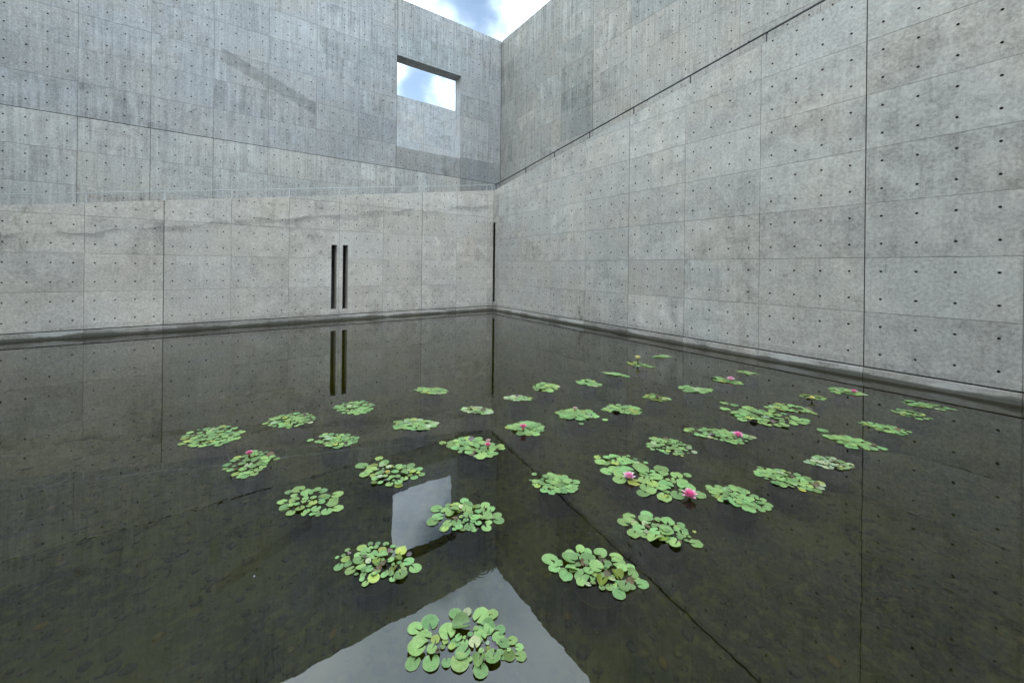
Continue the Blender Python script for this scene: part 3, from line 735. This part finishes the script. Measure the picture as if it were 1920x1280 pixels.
 'F': [(-8.08,-9.869,0.093,292,"g"),(-8.147,-9.87,0.061,299,"g"),(-7.963,-9.949,0.064,192,"g"),(-7.927,-9.999,0.064,174,"g"),(-7.846,-10.111,0.095,158,"g"),(-8.033,-9.962,0.095,-1,"g"),(-8.118,-9.946,0.057,-1,"g"),(-8.2,-9.984,0.072,320,"g"),(-8.124,-10.006,0.077,299,"g"),(-8.054,-10.034,0.053,-1,"g"),(-8.003,-10.058,0.052,-1,"g"),(-7.936,-10.094,0.089,173,"g"),(-7.875,-10.17,0.059,-1,"g"),(-7.897,-10.207,0.089,-1,"c"),(-8.069,-10.089,0.053,263,"c"),(-8.015,-10.133,0.071,74,"Y"),(-7.96,-10.151,0.055,-1,"g"),(-8.114,-10.081,0.038,-1,"g"),(-8.189,-10.067,0.076,338,"g"),(-7.877,-10.294,0.087,145,"g"),(-8.162,-10.165,0.067,57,"g"),(-8.103,-10.155,0.071,83,"Yc"),(-8.066,-10.204,0.052,82,"g"),(-8.008,-10.214,0.082,54,"g"),(-7.95,-10.29,0.079,72,"g"),(-8.087,-10.235,0.037,-1,"g"),(-8.04,-10.264,0.038,54,"g"),(-8.006,-10.293,0.038,81,"g"),(-8.157,-10.049,0.033,-1,"g"),(-8.014,-10.258,0.052,81,"g")],
 'G': [(-7.421,-9.734,0.079,272,"Y"),(-7.408,-9.839,0.089,-1,"g"),(-7.583,-9.776,0.106,303,"g"),(-7.493,-9.837,0.076,-1,"o"),(-7.53,-9.834,0.057,-1,"g"),(-7.438,-9.874,0.058,-1,"l"),(-7.391,-9.934,0.061,-1,"l"),(-7.536,-9.897,0.102,-1,"g"),(-7.6,-9.939,0.096,26,"g"),(-7.317,-9.961,0.066,-1,"g"),(-7.29,-10.007,0.058,-1,"g"),(-7.323,-10.002,0.061,-1,"g"),(-7.227,-10.022,0.082,-1,"g"),(-7.19,-10.115,0.073,-1,"g"),(-7.252,-10.055,0.056,-1,"g"),(-7.251,-10.117,0.061,-1,"Y"),(-7.217,-10.162,0.044,-1,"Y"),(-7.205,-10.212,0.064,-1,"g"),(-7.428,-10.005,0.047,-1,"y"),(-7.373,-10.034,0.064,-1,"g"),(-7.32,-10.104,0.078,-1,"c"),(-7.294,-10.062,0.044,-1,"l"),(-7.474,-9.983,0.059,-1,"g"),(-7.447,-9.94,0.022,-1,"l"),(-7.55,-10.002,0.058,-1,"Y"),(-7.546,-10.054,0.067,-1,"g"),(-7.504,-10.058,0.065,-1,"l"),(-7.481,-10.138,0.057,-1,"p"),(-7.424,-10.109,0.058,-1,"g"),(-7.38,-10.122,0.055,-1,"g"),(-7.346,-10.186,0.076,-1,"g"),(-7.274,-10.219,0.066,-1,"g"),(-7.293,-10.177,0.04,-1,"o"),(-7.572,-10.115,0.049,-1,"o"),(-7.526,-10.135,0.056,-1,"g"),(-7.475,-10.2,0.067,46,"g"),(-7.407,-10.224,0.078,-1,"c"),(-7.419,-10.258,0.077,-1,"o"),(-7.427,-10.163,0.028,-1,"g")],
 'H1': [(-5.745,-10.842,0.076,-1,"Y"),(-5.787,-10.917,0.115,-1,"g"),(-5.692,-10.908,0.069,-1,"g"),(-5.616,-10.915,0.069,-1,"g"),(-5.59,-10.948,0.075,-1,"g"),(-5.729,-10.971,0.058,-1,"o"),(-5.698,-11.013,0.084,-1,"Y"),(-5.662,-11.052,0.066,-1,"g"),(-5.604,-10.998,0.079,-1,"g"),(-5.538,-10.983,0.051,-1,"g"),(-5.488,-10.993,0.039,-1,"g"),(-5.558,-11.029,0.073,-1,"g"),(-5.588,-11.067,0.066,-1,"g"),(-5.548,-11.08,0.066,-1,"g"),(-5.548,-11.115,0.06,-1,"g"),(-5.517,-11.114,0.037,-1,"l"),(-5.484,-11.068,0.044,-1,"g"),(-5.46,-11.161,0.046,-1,"g"),(-5.772,-10.97,0.061,-1,"g"),(-5.628,-11.054,0.061,-1,"g"),(-5.736,-11.015,0.063,-1,"b"),(-5.71,-11.061,0.057,-1,"b")],
 'H2': [(-5.865,-11.057,0.126,282,"g"),(-5.781,-11.06,0.088,-1,"g"),(-5.717,-11.138,0.153,-1,"g"),(-5.794,-11.157,0.134,-1,"g"),(-5.883,-11.208,0.125,11,"g"),(-5.815,-11.302,0.107,-1,"Y"),(-5.572,-11.189,0.153,230,"g"),(-5.609,-11.244,0.112,-1,"g"),(-5.445,-11.309,0.144,201,"g"),(-5.485,-11.355,0.093,-1,"g"),(-5.542,-11.289,0.051,-1,"g"),(-5.584,-11.35,0.129,131,"g"),(-5.641,-11.312,0.04,-1,"g"),(-5.424,-11.441,0.122,218,"g"),(-5.343,-11.49,0.075,166,"g"),(-5.717,-11.327,0.123,35,"g"),(-5.705,-11.401,0.105,-1,"Y"),(-5.623,-11.468,0.123,264,"g"),(-5.693,-11.472,0.092,-1,"g"),(-5.795,-11.408,0.133,-1,"g"),(-5.876,-11.435,0.121,354,"g"),(-5.795,-11.564,0.116,19,"g"),(-5.683,-11.604,0.121,24,"g"),(-5.537,-11.699,0.105,145,"g"),(-5.517,-11.581,0.139,186,"g"),(-5.477,-11.521,0.098,166,"g"),(-5.553,-11.439,0.044,-1,"g"),(-5.537,-11.48,0.048,-1,"g"),(-5.708,-11.528,0.051,-1,"g"),(-5.599,-11.581,0.041,-1,"g"),(-5.5,-11.451,0.031,-1,"g"),(-5.775,-11.455,0.062,-1,"g")],
}
PATCH = {
 'I': ([(-4.685,-11.748),(-4.636,-11.833),(-4.565,-11.897),(-4.536,-11.974),(-4.543,-12.04),(-4.517,-12.098),(-4.514,-12.206),(-4.578,-12.237),(-4.715,-12.228),(-4.774,-12.152),(-4.874,-12.047),(-4.891,-11.961),(-4.866,-11.861),(-4.818,-11.797)],40,0.081,[],'g'),
 'J': ([(-5.369,-11.654),(-5.274,-11.725),(-5.171,-11.795),(-5.168,-11.871),(-5.167,-11.954),(-5.168,-12.01),(-5.222,-12.112),(-5.277,-12.094),(-5.349,-12.075),(-5.468,-12.028),(-5.435,-11.965),(-5.461,-11.885),(-5.487,-11.835),(-5.477,-11.753)],44,0.071,[],'g'),
 'K': ([(-6.531,-10.813),(-6.449,-10.798),(-6.347,-10.806),(-6.303,-10.772),(-6.258,-10.841),(-6.188,-10.907),(-6.184,-10.966),(-6.171,-11.035),(-6.233,-11.092),(-6.322,-11.114),(-6.43,-11.094),(-6.484,-11.046),(-6.526,-10.985),(-6.515,-10.922),(-6.548,-10.843)],30,0.078,[(-6.411,-10.738,0.051),(-6.495,-10.794,0.028)],'g'),
 'L': ([(-8.604,-9.183),(-8.546,-9.041),(-8.476,-8.951),(-8.363,-8.92),(-8.243,-9.001),(-8.142,-9.248),(-8.227,-9.274),(-8.285,-9.346),(-8.297,-9.429),(-8.361,-9.487),(-8.478,-9.414),(-8.521,-9.306),(-8.587,-9.217)],32,0.079,[],'g'),
 'M': ([(-6.775,-9.823),(-6.597,-9.758),(-6.45,-9.875),(-6.412,-10.048),(-6.314,-10.176),(-6.477,-10.32),(-6.602,-10.28),(-6.671,-10.252),(-6.761,-10.109),(-6.818,-9.956),(-6.801,-9.878)],30,0.113,[(-6.736,-9.834,0.119),(-6.81,-9.778,0.079)],'g'),
 'N': ([(-8.948,-8.37),(-8.938,-8.084),(-8.815,-8.031),(-8.666,-8.067),(-8.565,-8.069),(-8.49,-8.199),(-8.403,-8.384),(-8.459,-8.57),(-8.547,-8.577),(-8.604,-8.635),(-8.837,-8.508)],46,0.085,[],'g'),
 'O': ([(-8.245,-8.104),(-8.089,-8.076),(-7.919,-8.082),(-7.756,-8.253),(-7.732,-8.419),(-7.819,-8.53),(-7.917,-8.531),(-8.044,-8.538),(-8.166,-8.417),(-8.248,-8.282)],44,0.075,[],'g'),
 'P': ([(-7.84,-8.976),(-7.751,-8.877),(-7.576,-9.007),(-7.449,-9.162),(-7.506,-9.288),(-7.596,-9.32),(-7.72,-9.326),(-7.781,-9.225),(-7.843,-9.071)],38,0.073,[(-7.881,-8.981,0.061)],'g'),
 'Q': ([(-7.524,-8.159),(-7.416,-8.029),(-7.164,-8.089),(-7.042,-8.33),(-7.15,-8.489),(-7.202,-8.579),(-7.37,-8.556),(-7.465,-8.418),(-7.502,-8.285)],36,0.087,[],'g'),
 'R': ([(-7.056,-8.978),(-6.85,-8.991),(-6.646,-9.254),(-6.641,-9.351),(-6.8,-9.41),(-6.908,-9.386),(-6.997,-9.265),(-7.097,-9.185)],34,0.093,[],'g'),
 'S': ([(-6.505,-8.036),(-6.327,-7.979),(-6.098,-8.197),(-6.044,-8.362),(-6.095,-8.453),(-6.29,-8.405),(-6.401,-8.25),(-6.454,-8.133)],26,0.106,[],'g'),
 'T': ([(-4.97,-10.862),(-4.809,-10.979),(-4.787,-11.135),(-4.787,-11.203),(-4.889,-11.324),(-5.067,-11.293),(-5.165,-11.197),(-5.214,-10.995),(-5.125,-10.94)],42,0.070,[],'g'),
 'U': ([(-4.516,-10.97),(-4.428,-10.948),(-4.27,-11.065),(-4.123,-11.234),(-4.063,-11.371),(-4.043,-11.506),(-4.346,-11.518),(-4.403,-11.429),(-4.502,-11.187),(-4.526,-11.069)],38,0.090,[],'g'),
 'V': ([(-3.585,-10.998),(-3.262,-11.019),(-3.022,-11.245),(-2.999,-11.514),(-3.01,-11.625),(-3.072,-11.716),(-3.534,-11.565),(-3.61,-11.444),(-3.671,-11.313),(-3.711,-11.155)],40,0.117,[(-3.265,-10.807,0.124),(-3.241,-10.918,0.109),(-3.481,-10.917,0.131),(-3.197,-11.061,0.134)],'g'),
 'W': ([(-2.987,-11.134),(-2.623,-11.21),(-2.572,-11.387),(-2.546,-11.586),(-2.719,-11.64),(-2.877,-11.429),(-2.997,-11.284)],26,0.105,[],'g'),
 'X': ([(-2.051,-11.201),(-1.782,-11.379),(-1.84,-11.529),(-2.026,-11.508),(-2.134,-11.359)],16,0.073,[],'o'),
 'Y': ([(-1.259,-11.343),(-1.062,-11.504),(-1.166,-11.815),(-1.374,-11.732),(-1.519,-11.469)],22,0.100,[],'g'),
 'Z': ([(-2.637,-11.989),(-2.51,-11.999),(-2.404,-12.255),(-2.443,-12.435),(-2.665,-12.382),(-2.711,-12.222),(-2.746,-12.096)],28,0.076,[],'g'),
 'AA': ([(-3.399,-11.839),(-3.196,-12.025),(-3.17,-12.225),(-3.232,-12.379),(-3.428,-12.26),(-3.533,-12.121),(-3.418,-11.937)],32,0.095,[(-3.234,-11.836,0.111)],'g'),
 'AB': ([(-1.77,-12.088),(-1.524,-12.192),(-1.533,-12.334),(-1.696,-12.499),(-1.893,-12.418),(-1.873,-12.247)],20,0.073,[],'g'),
 'AC': ([(-1.261,-12.082),(-1.011,-12.182),(-0.926,-12.436),(-1.005,-12.629),(-1.209,-12.492),(-1.299,-12.25)],20,0.083,[],'g'),
 'AD': ([(-4.242,-11.959),(-3.977,-11.992),(-3.893,-12.132),(-3.925,-12.268),(-4.082,-12.279),(-4.213,-12.132),(-4.256,-11.997)],38,0.063,[],'l'),
 'AE': ([(-1.471,-10.097),(-1.352,-10.174),(-1.265,-10.501),(-1.548,-10.417)],10,0.101,[],'g'),
 'AF': ([(-2.278,-10.087),(-2.083,-10.117),(-2.06,-10.599),(-2.277,-10.517),(-2.352,-10.227)],18,0.135,[],'g'),
 'AG': ([(-3.187,-10.048),(-2.987,-10.108),(-2.81,-10.402),(-2.96,-10.505),(-3.135,-10.454),(-3.239,-10.254)],18,0.128,[],'g'),
 'AH': ([(-3.975,-10.021),(-3.731,-10.039),(-3.686,-10.363),(-3.941,-10.296)],22,0.076,[],'o'),
 'AI': ([(-3.52,-8.9),(-3.415,-8.877),(-3.253,-9.166),(-3.296,-9.397),(-3.477,-9.194)],12,0.136,[],'g'),
 'AJ': ([(-2.58,-8.648),(-2.369,-8.727),(-2.395,-9.25),(-2.64,-9.14),(-2.665,-8.813)],15,0.130,[],'o'),
 'AK': ([(-1.792,-8.652),(-1.427,-8.692),(-1.405,-8.901),(-1.546,-8.961),(-1.775,-8.838)],13,0.139,[],'g'),
 'AL': ([(-4.262,-9.004),(-3.969,-9.054),(-4.002,-9.438),(-4.165,-9.388),(-4.263,-9.229)],20,0.116,[],'g'),
 'AM': ([(-4.933,-8.823),(-4.677,-8.792),(-4.562,-9.032),(-4.668,-9.174),(-4.882,-9.199),(-5.039,-9.029)],24,0.110,[],'g'),
 'AN': ([(-5.592,-9.007),(-5.357,-9.012),(-5.248,-9.236),(-5.331,-9.314),(-5.562,-9.183)],24,0.081,[],'l'),
 'AO': ([(-4.827,-10.061),(-4.565,-9.986),(-4.294,-10.263),(-4.39,-10.377),(-4.543,-10.443),(-4.662,-10.317)],34,0.119,[],'g'),
 'AP': ([(-5.313,-9.785),(-5.019,-9.831),(-4.924,-9.996),(-5.018,-10.239),(-5.29,-10.144),(-5.419,-9.925)],28,0.141,[(-5.009,-10.298,0.077),(-5.317,-10.219,0.062)],'g'),
 'AQ': ([(-6.094,-9.811),(-5.908,-9.772),(-5.768,-9.823),(-5.672,-10.014),(-5.787,-10.133),(-5.901,-10.186),(-6.064,-10.076)],30,0.116,[],'g'),
 'AR': ([(-6.28,-9.069),(-6.063,-9.025),(-5.909,-9.343),(-6.034,-9.427),(-6.227,-9.226)],28,0.094,[],'l'),
}
FLOWERS = [
 ('H2',-5.812,-11.250,0.093,'light'),
 ('H2',-5.641,-11.680,0.104,'pink'),
 ('L',-8.388,-9.072,0.060,'deep'),
 ('M',-6.513,-10.148,0.062,'deep'),
 ('M',-6.446,-10.051,0.054,'pale'),
 ('U',-4.201,-11.390,0.095,'pink'),
 ('X',-2.184,-11.429,0.073,'yellow'),
 ('Y',-1.244,-11.651,0.079,'pink'),
 ('AF',-2.141,-10.366,0.109,'light'),
 ('AJ',-2.499,-8.899,0.109,'yellow'),
 ('AP',-5.115,-9.917,0.068,'pale'),
 ('AQ',-5.992,-10.025,0.083,'deep'),
]
ORANGE = (-4.784, -12.133)

# ------------------------------------------------------------------ water lilies
def leaf_mesh(name, kind, seed):
    rg = random.Random(seed); n = 22; notch = R(rg.uniform(16, 34))
    rings = (0.0, 0.34, 0.70, 1.0)
    V, F = [(0, 0, 0)], []
    ph = rg.uniform(0, 6.28); wob = [rg.uniform(-.03, .03) for _ in range(n + 1)]
    for r in rings[1:]:
        for i in range(n + 1):
            t = i / n; a = notch/2 + t * (2*math.pi - notch)
            rr = r * (1 + (wob[i] if r > 0.9 else 0) + 0.03*math.cos(2*a + ph))
            if i in (0, n): rr *= 0.96 if r > .9 else 1
            x, y = rr*math.cos(a), rr*math.sin(a)
            z = 0.015*r*math.sin(3*a + ph)*r
            if kind == 'flat': z += 0.02*r*r
            elif kind == 'wavy': z += 0.05*r*r*math.sin(5*a + ph) + .03*r
            elif kind == 'cup': z += 0.26*r**2.2 + 0.06*r*math.sin(2*a + ph)
            elif kind == 'fold':          # two sides lifted towards each other
                z += 0.55*abs(y)**1.6
                y *= 0.86
            elif kind == 'curl':          # one side rolled up
                s = max(0.0, math.cos(a - ph)*r - 0.15)
                z += 0.75*s**1.5; x -= 0.25*s*math.cos(ph); y -= 0.25*s*math.sin(ph)
            V.append((x, y, z))
    m = n + 1
    for i in range(n): F.append((0, 1 + i, 2 + i))
    for q in range(2):
        b = 1 + q*m
        for i in range(n): F.append((b+i, b+m+i, b+m+i+1, b+i+1))
    return mesh(name, V, F, [M['leaf']], smooth=True)
LEAF = {'flat': [leaf_mesh('leaf', 'flat', s) for s in (1, 2, 3, 4)], 'wavy': [leaf_mesh('leaf', 'wavy', s) for s in (5, 6, 7)],
        'cup': [leaf_mesh('leaf', 'cup', s) for s in (8, 9)], 'fold': [leaf_mesh('leaf', 'fold', s) for s in (10, 11)],
        'curl': [leaf_mesh('leaf', 'curl', s) for s in (12, 13, 14)]}
PAL = {'g': (0.192, 0.338, 0.112), 'Y': (0.30, 0.38, 0.085), 'y': (0.52, 0.42, 0.06), 'b': (0.105, 0.078, 0.042), 'p': (0.16, 0.115, 0.13),
       'o': (0.14, 0.20, 0.025), 'l': (0.33, 0.40, 0.24)}
def leaf_color(code, rg):
    b = PAL[code]; v = rg.uniform(0.60, 1.24); h = rg.uniform(-.14, .18)
    return (b[0]*v*(1+h), b[1]*v, b[2]*v*(1-h*.6), 1)
def pot_mesh():
    V, F = [], []; n = 20
    prof = [(0.115, -0.205), (0.13, -0.11), (0.142, -0.11), (0.142, -0.085), (0.132, -0.085), (0.128, -0.10)]
    for r, z in prof:
        for i in range(n): V.append((r*math.cos(6.2832*i/n), r*math.sin(6.2832*i/n), z))
    for q in range(len(prof)-1):
        for i in range(n):
            j = (i+1) % n; F.append((q*n+i, q*n+j, (q+1)*n+j, (q+1)*n+i))
    I = [0]*len(F); b = (len(prof)-1)*n; F.append(tuple(b+i for i in range(n))); I.append(1)
    return mesh('pot', V, F, [M['pot'], M['soil']], I)
POT = pot_mesh()

def petal_mesh(seed):
    rg = random.Random(seed); V, F = [], []
    n, m = 6, 3
    for i in range(n+1):
        t = i/n; w = 0.25*math.sin(math.pi*min(1, t*0.93+0.04))**0.8*(1.05 - .25*t)
        if i == n: w = 0.015
        for j in range(m):
            s = (j-1)
            V.append((t, s*w, 0.10*t*t + 0.14*abs(s)*math.sin(math.pi*t)))
    for i in range(n):
        for j in range(m-1):
            a = i*m+j; F.append((a, a+1, a+m+1, a+m))
    return mesh('petal', V, F, [M['petal']], smooth=True)
PETAL = petal_mesh(1)
def stamen_mesh():
    V, F = [], []; rg = random.Random(4)
    for i in range(22):
        a = i*2.4; r = 0.16*math.sqrt(i/22); h = 0.30 + rg.uniform(-.05, .05)
        x, y = r*math.cos(a), r*math.sin(a); tx, ty = x*1.3, y*1.3; w = .022; b = len(V)
        for k_ in range(3): V.append((x + w*math.cos(2.09*k_), y + w*math.sin(2.09*k_), 0.03))
        for k_ in range(3): V.append((tx + w*1.3*math.cos(2.09*k_), ty + w*1.3*math.sin(2.09*k_), h))
        F += [(b, b+1, b+4, b+3), (b+1, b+2, b+5, b+4), (b+2, b, b+3, b+5), (b+3, b+4, b+5)]
    return mesh('stamens', V, F, [M['stamen']])
STAMEN = stamen_mesh()
FK = {'deep': ((0.66, 0.012, 0.17), (0.80, 0.24, 0.42), 0.5), 'pink': ((0.72, 0.035, 0.24), (0.88, 0.42, 0.60), 0.92),
      'light': ((0.74, 0.14, 0.36), (0.90, 0.62, 0.74), 0.92), 'pale': ((0.62, 0.30, 0.30), (0.74, 0.52, 0.50), 0.3),
      'yellow': ((0.80, 0.62, 0.10), (0.88, 0.82, 0.42), 0.8)}
def flower(root, x, y, w, kind, rg, lift):
    inner, outer, opn = FK[kind]
    s = w/2 * (1.35 if opn > .5 else 1.6)
    V, F = [], []; n = 6
    for q, (r, z) in enumerate(((0.008, -0.09), (0.006, 0.0), (0.012, lift))):
        for i in range(n): V.append((r*math.cos(6.2832*i/n), r*math.sin(6.2832*i/n), z))
    for q in range(2):
        for i in range(n):
            j = (i+1) % n; F.append((q*n+i, q*n+j, (q+1)*n+j, (q+1)*n+i))
    st = put('flower_stem', mesh('flower_stem', V, F, [M['stem']]), root, (x, y, 0))
    fl = put('flower', STAMEN, root, (x, y, lift), scl=(s, s, s))
    for ring, (cnt, tilt, ln) in enumerate(((7, 18 + 46*(1-opn), 1.0), (7, 36 + 34*(1-opn), .93), (6, 54 + 22*(1-opn), .82))):
        for i in range(cnt):
            a = 6.2832*i/cnt + ring*.45 + rg.uniform(-.12, .12)
            f = ring/2; cc = tuple(outer[q]*(1-f) + inner[q]*f for q in range(3)) + (1,)
            put('petal', PETAL, fl, (0, 0, 0.02*ring), (0, -R(tilt + rg.uniform(-6, 6)), a), (ln, ln, ln), cc)

def inside(p, poly):
    c = False
    for i in range(len(poly)):
        (x1, y1), (x2, y2) = poly[i-1], poly[i]
        if (y1 > p[1]) != (y2 > p[1]) and p[0] < (x2-x1)*(p[1]-y1)/(y2-y1) + x1: c = not c
    return c
def edge_dist(p, poly):
    best = 9
    for i in range(len(poly)):
        (x1, y1), (x2, y2) = poly[i-1], poly[i]
        L = (x2-x1)**2 + (y2-y1)**2; t = max(0, min(1, ((p[0]-x1)*(x2-x1) + (p[1]-y1)*(y2-y1))/L))
        best = min(best, math.hypot(p[0]-x1-t*(x2-x1), p[1]-y1-t*(y2-y1)))
    return best

GROUP = 'water lily clumps floating on the pool'
def lily(name, leaves, flowers, seed, pot=True):
    rg = random.Random(seed)
    cx = sum(l[0] for l in leaves)/len(leaves); cy = sum(l[1] for l in leaves)/len(leaves)
    root = empty('water_lily', (cx, cy, 0))
    tag(root, LABELS[name], 'water lily', GROUP)
    if pot: put('pot', POT, root, (0, 0, 0), (0, 0, rg.uniform(0, 6)))
    rad = max(math.hypot(l[0]-cx, l[1]-cy) for l in leaves)
    for i, (x, y, d, ang, code) in enumerate(leaves):
        if code == 'c': code = 'gc'
        base = code[0]; rc = math.hypot(x-cx, y-cy)/rad
        if base in 'bp' : kind = 'curl'
        elif len(code) > 1: kind = rg.choice(('cup', 'cup', 'curl', 'fold'))
        else: kind = rg.choices(('flat', 'wavy', 'cup', 'fold', 'curl'), (60, 28, 8 if rc < .7 else 1, 2 if rc < .6 else 0, 2 if rc < .6 else 0))[0]
        a = R(ang) if ang >= 0 else math.atan2(cy-y, cx-x) + rg.uniform(-.9, .9)
        zz = 0.002 + max(0, .85-rc)*rg.uniform(0.0, 0.011) + 0.0003*(i % 9)
        tl = (1.0 if rc < .65 else 0.22)*min(1.0, .075/d)
        if code[0] == 'l': tl *= 1.6
        s = d/2*rg.uniform(.88, 1.02)
        put('leaf', rg.choice(LEAF[kind]), root, (x-cx, y-cy, zz), (R(rg.gauss(0, 3.4)*tl), R(rg.gauss(0, 3.4)*tl), a), (s, s*rg.uniform(.9, 1.0), s), leaf_color(base, rg))
    for (x, y, w, kind) in flowers:
        flower(root, x-cx, y-cy, w, kind, rg, 0.10 if kind == 'yellow' and name == 'AJ' else (0.028 if kind in ('deep', 'yellow') else 0.010))

fl_by = {}
for n_, x, y, w, kd in FLOWERS: fl_by.setdefault(n_, []).append((x, y, w, kd))
order = 0
for n_, leaves in MANUAL.items():
    order += 1
    rg = random.Random(900 + order)
    leaves = list(leaves)
    mx_, my_ = sum(q[0] for q in leaves)/len(leaves), sum(q[1] for q in leaves)/len(leaves)
    for q in rg.sample(leaves, int(len(leaves)*(.2 if n_ in ('A', 'H2') else .45))):      # small pads filling the gaps
        a = rg.uniform(0, 6.28); t = rg.uniform(.1, .5)
        leaves.append((q[0] + (mx_-q[0])*t + q[2]*.4*math.cos(a), q[1] + (my_-q[1])*t + q[2]*.4*math.sin(a), q[2]*rg.uniform(.4, .75), -1, rg.choice('gggggggYl')))
    lily(n_, leaves, fl_by.get(n_, []), 100 + order, pot=(n_ != 'A'))
for n_, (poly, cnt, d, loners, pal) in PATCH.items():
    order += 1
    rg = random.Random(500 + order)
    area = abs(sum(poly[i-1][0]*poly[i][1] - poly[i][0]*poly[i-1][1] for i in range(len(poly))))/2
    cnt = int(cnt*1.25)
    d = min(d*.83, math.sqrt(1.75*area/(cnt*.785)))
    xs = [p[0] for p in poly]; ys = [p[1] for p in poly]
    pts = []
    for i in range(cnt):
        best, bs = None, -1
        for _ in range(40):
            p = (rg.uniform(min(xs), max(xs)), rg.uniform(min(ys), max(ys)))
            if not inside(p, poly) or edge_dist(p, poly) < d*.30: continue
            q = min([math.hypot(p[0]-a[0], p[1]-a[1]) for a in pts] or [9])
            if q > bs: best, bs = p, q
        if best: pts.append(best)
    leaves = []
    for p in pts:
        r_ = rg.random()
        code = pal if pal != 'l' else ('l' if rg.random() < .6 else 'g')
        if pal == 'o': code = 'o' if rg.random() < .6 else 'g'
        if r_ < .06: code = 'Y'
        elif r_ < .075: code = 'b'
        elif r_ < .11: code = 'l'
        elif r_ < .118: code = 'p'
        leaves.append((p[0], p[1], d*rg.choice((.5, .75, .9, 1.0, 1.0, 1.1, 1.15)), -1, code))
    for (x, y, dd) in loners: leaves.append((x, y, dd, -1, 'g'))
    if n_ == 'M': leaves[-1] = leaves[-1][:4] + ('Y',)
    if n_ == 'I': leaves.append((ORANGE[0], ORANGE[1], 0.055, -1, 'y'))
    lily(n_, leaves, fl_by.get(n_, []), 100 + order)

# specks of fallen petal on the water
V, F = [(0, 0, 0)], []
for i in range(8): V.append((math.cos(.785*i), .55*math.sin(.785*i), .25))
for i in range(8): F.append((0, 1 + i, 1 + (i+1) % 8))
k = NT('fallen_petal_white'); k.bsdf((0.6, 0.58, 0.52, 1), 0.6, 0.3)
SPECK = mesh('fallen_petal', V, F, [k.m], smooth=True)
for (x, y, lab) in ((-5.992, -5.965, 'tiny white fallen petal on the far water below the left low wall'), (-8.387, -10.679, 'tiny white fallen petal on open dark water at lower left')):
    tag(put('fallen_petal', SPECK, None, (x, y, 0.002), (0, 0, x*7), (0.006, 0.006, 0.006)), lab, 'petal', 'fallen petals on the water')
